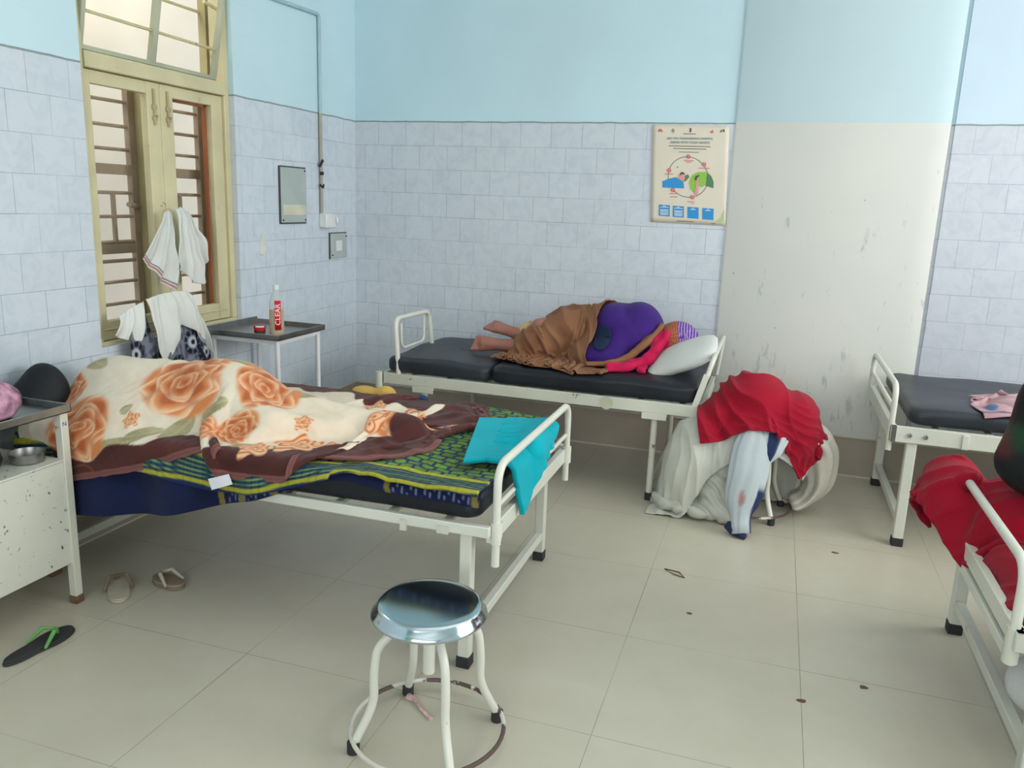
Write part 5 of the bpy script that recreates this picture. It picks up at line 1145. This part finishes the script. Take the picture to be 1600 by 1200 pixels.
# pink printed cloth on the bare mattress
nu_,nv_=44,40
s_=np.linspace(0,1,nu_)[:,None]; t_=np.linspace(0,1,nv_)[None,:]
X0=np.stack([3.77+.32*s_+.05*t_,-1.00+.34*t_+.16*s_,.72+0*s_*t_],-1); X0[...,2]+=.02*Noise(281,26)(X0.reshape(-1,3)).reshape(nu_,nv_)
U0=np.stack([s_*.50+0*t_,t_*.52+0*s_],-1)
PP=cloth(X0,U0,s_union(s_box((4.3,-.565,.40),(.88,.465,.277),.03),s_ell((3.93,-.82,.67),(.12,.14,.05)),s_ell((3.82,-.93,.675),(.05,.05,.03))),steps=30,iters=9,thick=.008,fr=.9,damp=.92,bendk=.3,seed=10)
up_=upsample(PP,3); ug=upsample(np.stack([U0[...,0],U0[...,1],0*U0[...,0]],-1),3).reshape(-1,3)
cp=np.tile(s2a(178,140,146),(len(ug),1))*(1+.10*Noise(282,60)(ug))[:,None]; cp=lerp3(cp,s2a(60,66,96),ss(.010,.006,np.abs(ug[:,1]-.035))*.8); cp=lerp3(cp,s2a(92,116,156),ss(.03,.02,np.hypot(ug[:,0]-.06,ug[:,1]-.08)))
tag(obj('pink_cloth',grid_mb(up_),tight_cloth('pink_printed_cotton',(.1,.1,.1),attr=True,sheen=.1),cols=np.clip(cp,0,1),solid=.005,loc=(3.9,-.85,.68),angle=180),'dusty pink printed cloth lying on the bare dark mattress','cloth')

# ============================================================ CLOTHS AT THE WINDOW
def drape(top,bot,folds,amp,x0,seed,nu=70,nv=60,bulge=.02,pinch=1.0,ph=0):
    T_=np.array(top,float); B_=np.array(bot,float)
    def line(P,n):
        d=np.r_[0,np.cumsum(np.linalg.norm(np.diff(P,axis=0),axis=1))]; q=np.linspace(0,d[-1],n); return np.stack([np.interp(q,d,P[:,k]) for k in range(P.shape[1])],1)
    a=line(T_,nu); b_=line(B_,nu); t=np.linspace(0,1,nv)[None,:,None]; G=a[:,None]*(1-t)+b_[:,None]*t
    s=np.linspace(0,1,nu)[:,None]; tt=np.linspace(0,1,nv)[None,:]
    X=x0+bulge*np.sin(tt*PI*.9)+amp*(.25+.75*tt)*np.sin(s*folds*2*PI+ph+1.2*tt)*(1)+.25*amp*np.sin(s*folds*4.7*PI+2*tt+ph)
    G=np.stack([X,G[...,0]+.004*np.sin(s*9+tt*7),G[...,1]],-1); G+= .0022*Noise(seed,40)(G.reshape(-1,3)).reshape(nu,nv,1)
    return G
WH=tight_cloth('white_muslin',(.66,.67,.63),var=.05,bump=.12,sheen=.1)
def col_stripe(nu,nv,base,lines):
    t=np.tile(np.linspace(0,1,nv),nu); c=np.tile(base,(nu*nv,1))
    for c0,w0,cl in lines: c=lerp3(c,cl,ss(w0*1.2,w0*.8,np.abs(t-c0)))
    return c
wht=s2a(206,208,202)
G=drape([(-1.90,1.425),(-1.862,1.440),(-1.845,1.425)],[(-2.065,1.225),(-1.96,1.140),(-1.852,1.052)],2.2,.012,.035,301)
tag(obj('white_towel',grid_mb(G),tight_cloth('white_muslin_striped',(.1,.1,.1),attr=True,sheen=.1,bump=.12),cols=col_stripe(70,60,wht,[(.955,.016,s2a(176,120,110)),(.915,.006,s2a(80,80,92))]),solid=.003,loc=(.03,-1.95,1.25),angle=180),'white towel with a pinkish striped hem hanging on the left window bolt','towel')
G=drape([(-1.81,1.445),(-1.765,1.457),(-1.72,1.435)],[(-1.835,1.20),(-1.79,1.16),(-1.72,1.085),(-1.645,1.075),(-1.605,1.22)],3.2,.016,.03,303)
tag(obj('white_towel',grid_mb(G),WH,solid=.003,loc=(.03,-1.75,1.25),angle=180),'thin crumpled white cloth hanging on the right window bolt','towel')
t=thing('window_bundle','white cloth wrapped around patterned navy fabric hanging below the window','cloth',(.05,-1.9,.9))
G=drape([(-2.10,1.045),(-1.98,1.065),(-1.83,1.062),(-1.775,1.02)],[(-2.045,.79),(-1.985,.715),(-1.93,.80),(-1.86,.905),(-1.70,.80),(-1.66,.71)],3.0,.012,.085,305,bulge=.015)
obj('white_wrap',grid_mb(G),WH,t,solid=.004,angle=180)
G=drape([(-2.235,.985),(-2.17,1.01),(-2.085,1.035)],[(-2.285,.905),(-2.21,.878),(-2.12,.850)],2.4,.010,.06,307,nu=50,nv=40,bulge=.02)
obj('white_flare',grid_mb(G),WH,t,solid=.004,angle=180)
G=drape([(-1.86,1.05),(-1.84,1.06)],[(-1.885,.99),(-1.80,1.0)],1.2,.006,.075,309,nu=20,nv=20); 
def pat_cols(G,sc=1.0):
    n0=G.reshape(-1,3); y=n0[:,1]; z=n0[:,2]; c=np.tile(s2a(118,124,138),(len(y),1))
    fine=ss(.1,.7,Noise(311,150)(n0)); dk=s2a(22,26,42); c=lerp3(c,dk,fine*.55)
    for (cy,cz) in ((-2.11,.93),(-1.79,.805),(-2.02,.73),(-2.16,.80),(-1.70,.74),(-1.90,.70)):
        dy=y-cy; dz=z-cz; r=np.hypot(dy,dz); th=np.arctan2(dz,dy)
        c=lerp3(c,dk,ss(.066,.062,r)*ss(.034,.037,r)*.35); pet=ss(.35,.6,np.abs(np.cos(4.5*th)))*ss(.060,.056,r)*ss(.034,.037,r); c=lerp3(c,dk,pet)
        c=lerp3(c,s2a(176,180,186),ss(.030,.027,r)*ss(.013,.015,r)); c=lerp3(c,dk,ss(.012,.010,r))
    return np.clip(c,0,1)
PATM=tight_cloth('navy_white_block_print',(.1,.1,.1),attr=True,sheen=.05)
G=drape([(-2.195,.995),(-2.14,1.01),(-2.085,.995)],[(-2.17,.69),(-2.08,.66),(-1.98,.665)],1.3,.008,.055,313,nu=90,nv=120,bulge=.015)
obj('printed_fabric',grid_mb(G),PATM,t,cols=pat_cols(G),solid=.003,angle=180)['label']='navy and white printed strip left of the white cloth'
G=drape([(-1.895,.95),(-1.83,.93),(-1.735,.86)],[(-2.0,.665),(-1.80,.66),(-1.635,.668)],1.6,.009,.060,315,nu=130,nv=100,bulge=.02)
c_=pat_cols(G); ed=np.repeat(np.linspace(0,1,130),100); td=np.tile(np.linspace(0,1,100),130); c_=lerp3(c_,s2a(20,24,40),ss(.035,.025,np.abs(ed-.72-.1*td)))
obj('printed_fabric',grid_mb(G),PATM,t,cols=c_,solid=.003,angle=180)['label']='navy and white printed strip right of the white cloth'

# repeats of one kind share a group
GROUPS={'hospital_bed':'white metal ward beds','mattress':'dark ward mattresses','metal_stool':'round metal stools','slipper':'slippers on the floor','floor_chip':'brown chips on the floor tiles','white_towel':'white towels on the window bolts','red_fleece_blanket':'crimson fleece blankets','white_sheet':'heaped white sheets'}
for o in bpy.data.objects:
    if o.parent is None and o.get('label') and o.name.split('.')[0] in GROUPS: o['group']=GROUPS[o.name.split('.')[0]]
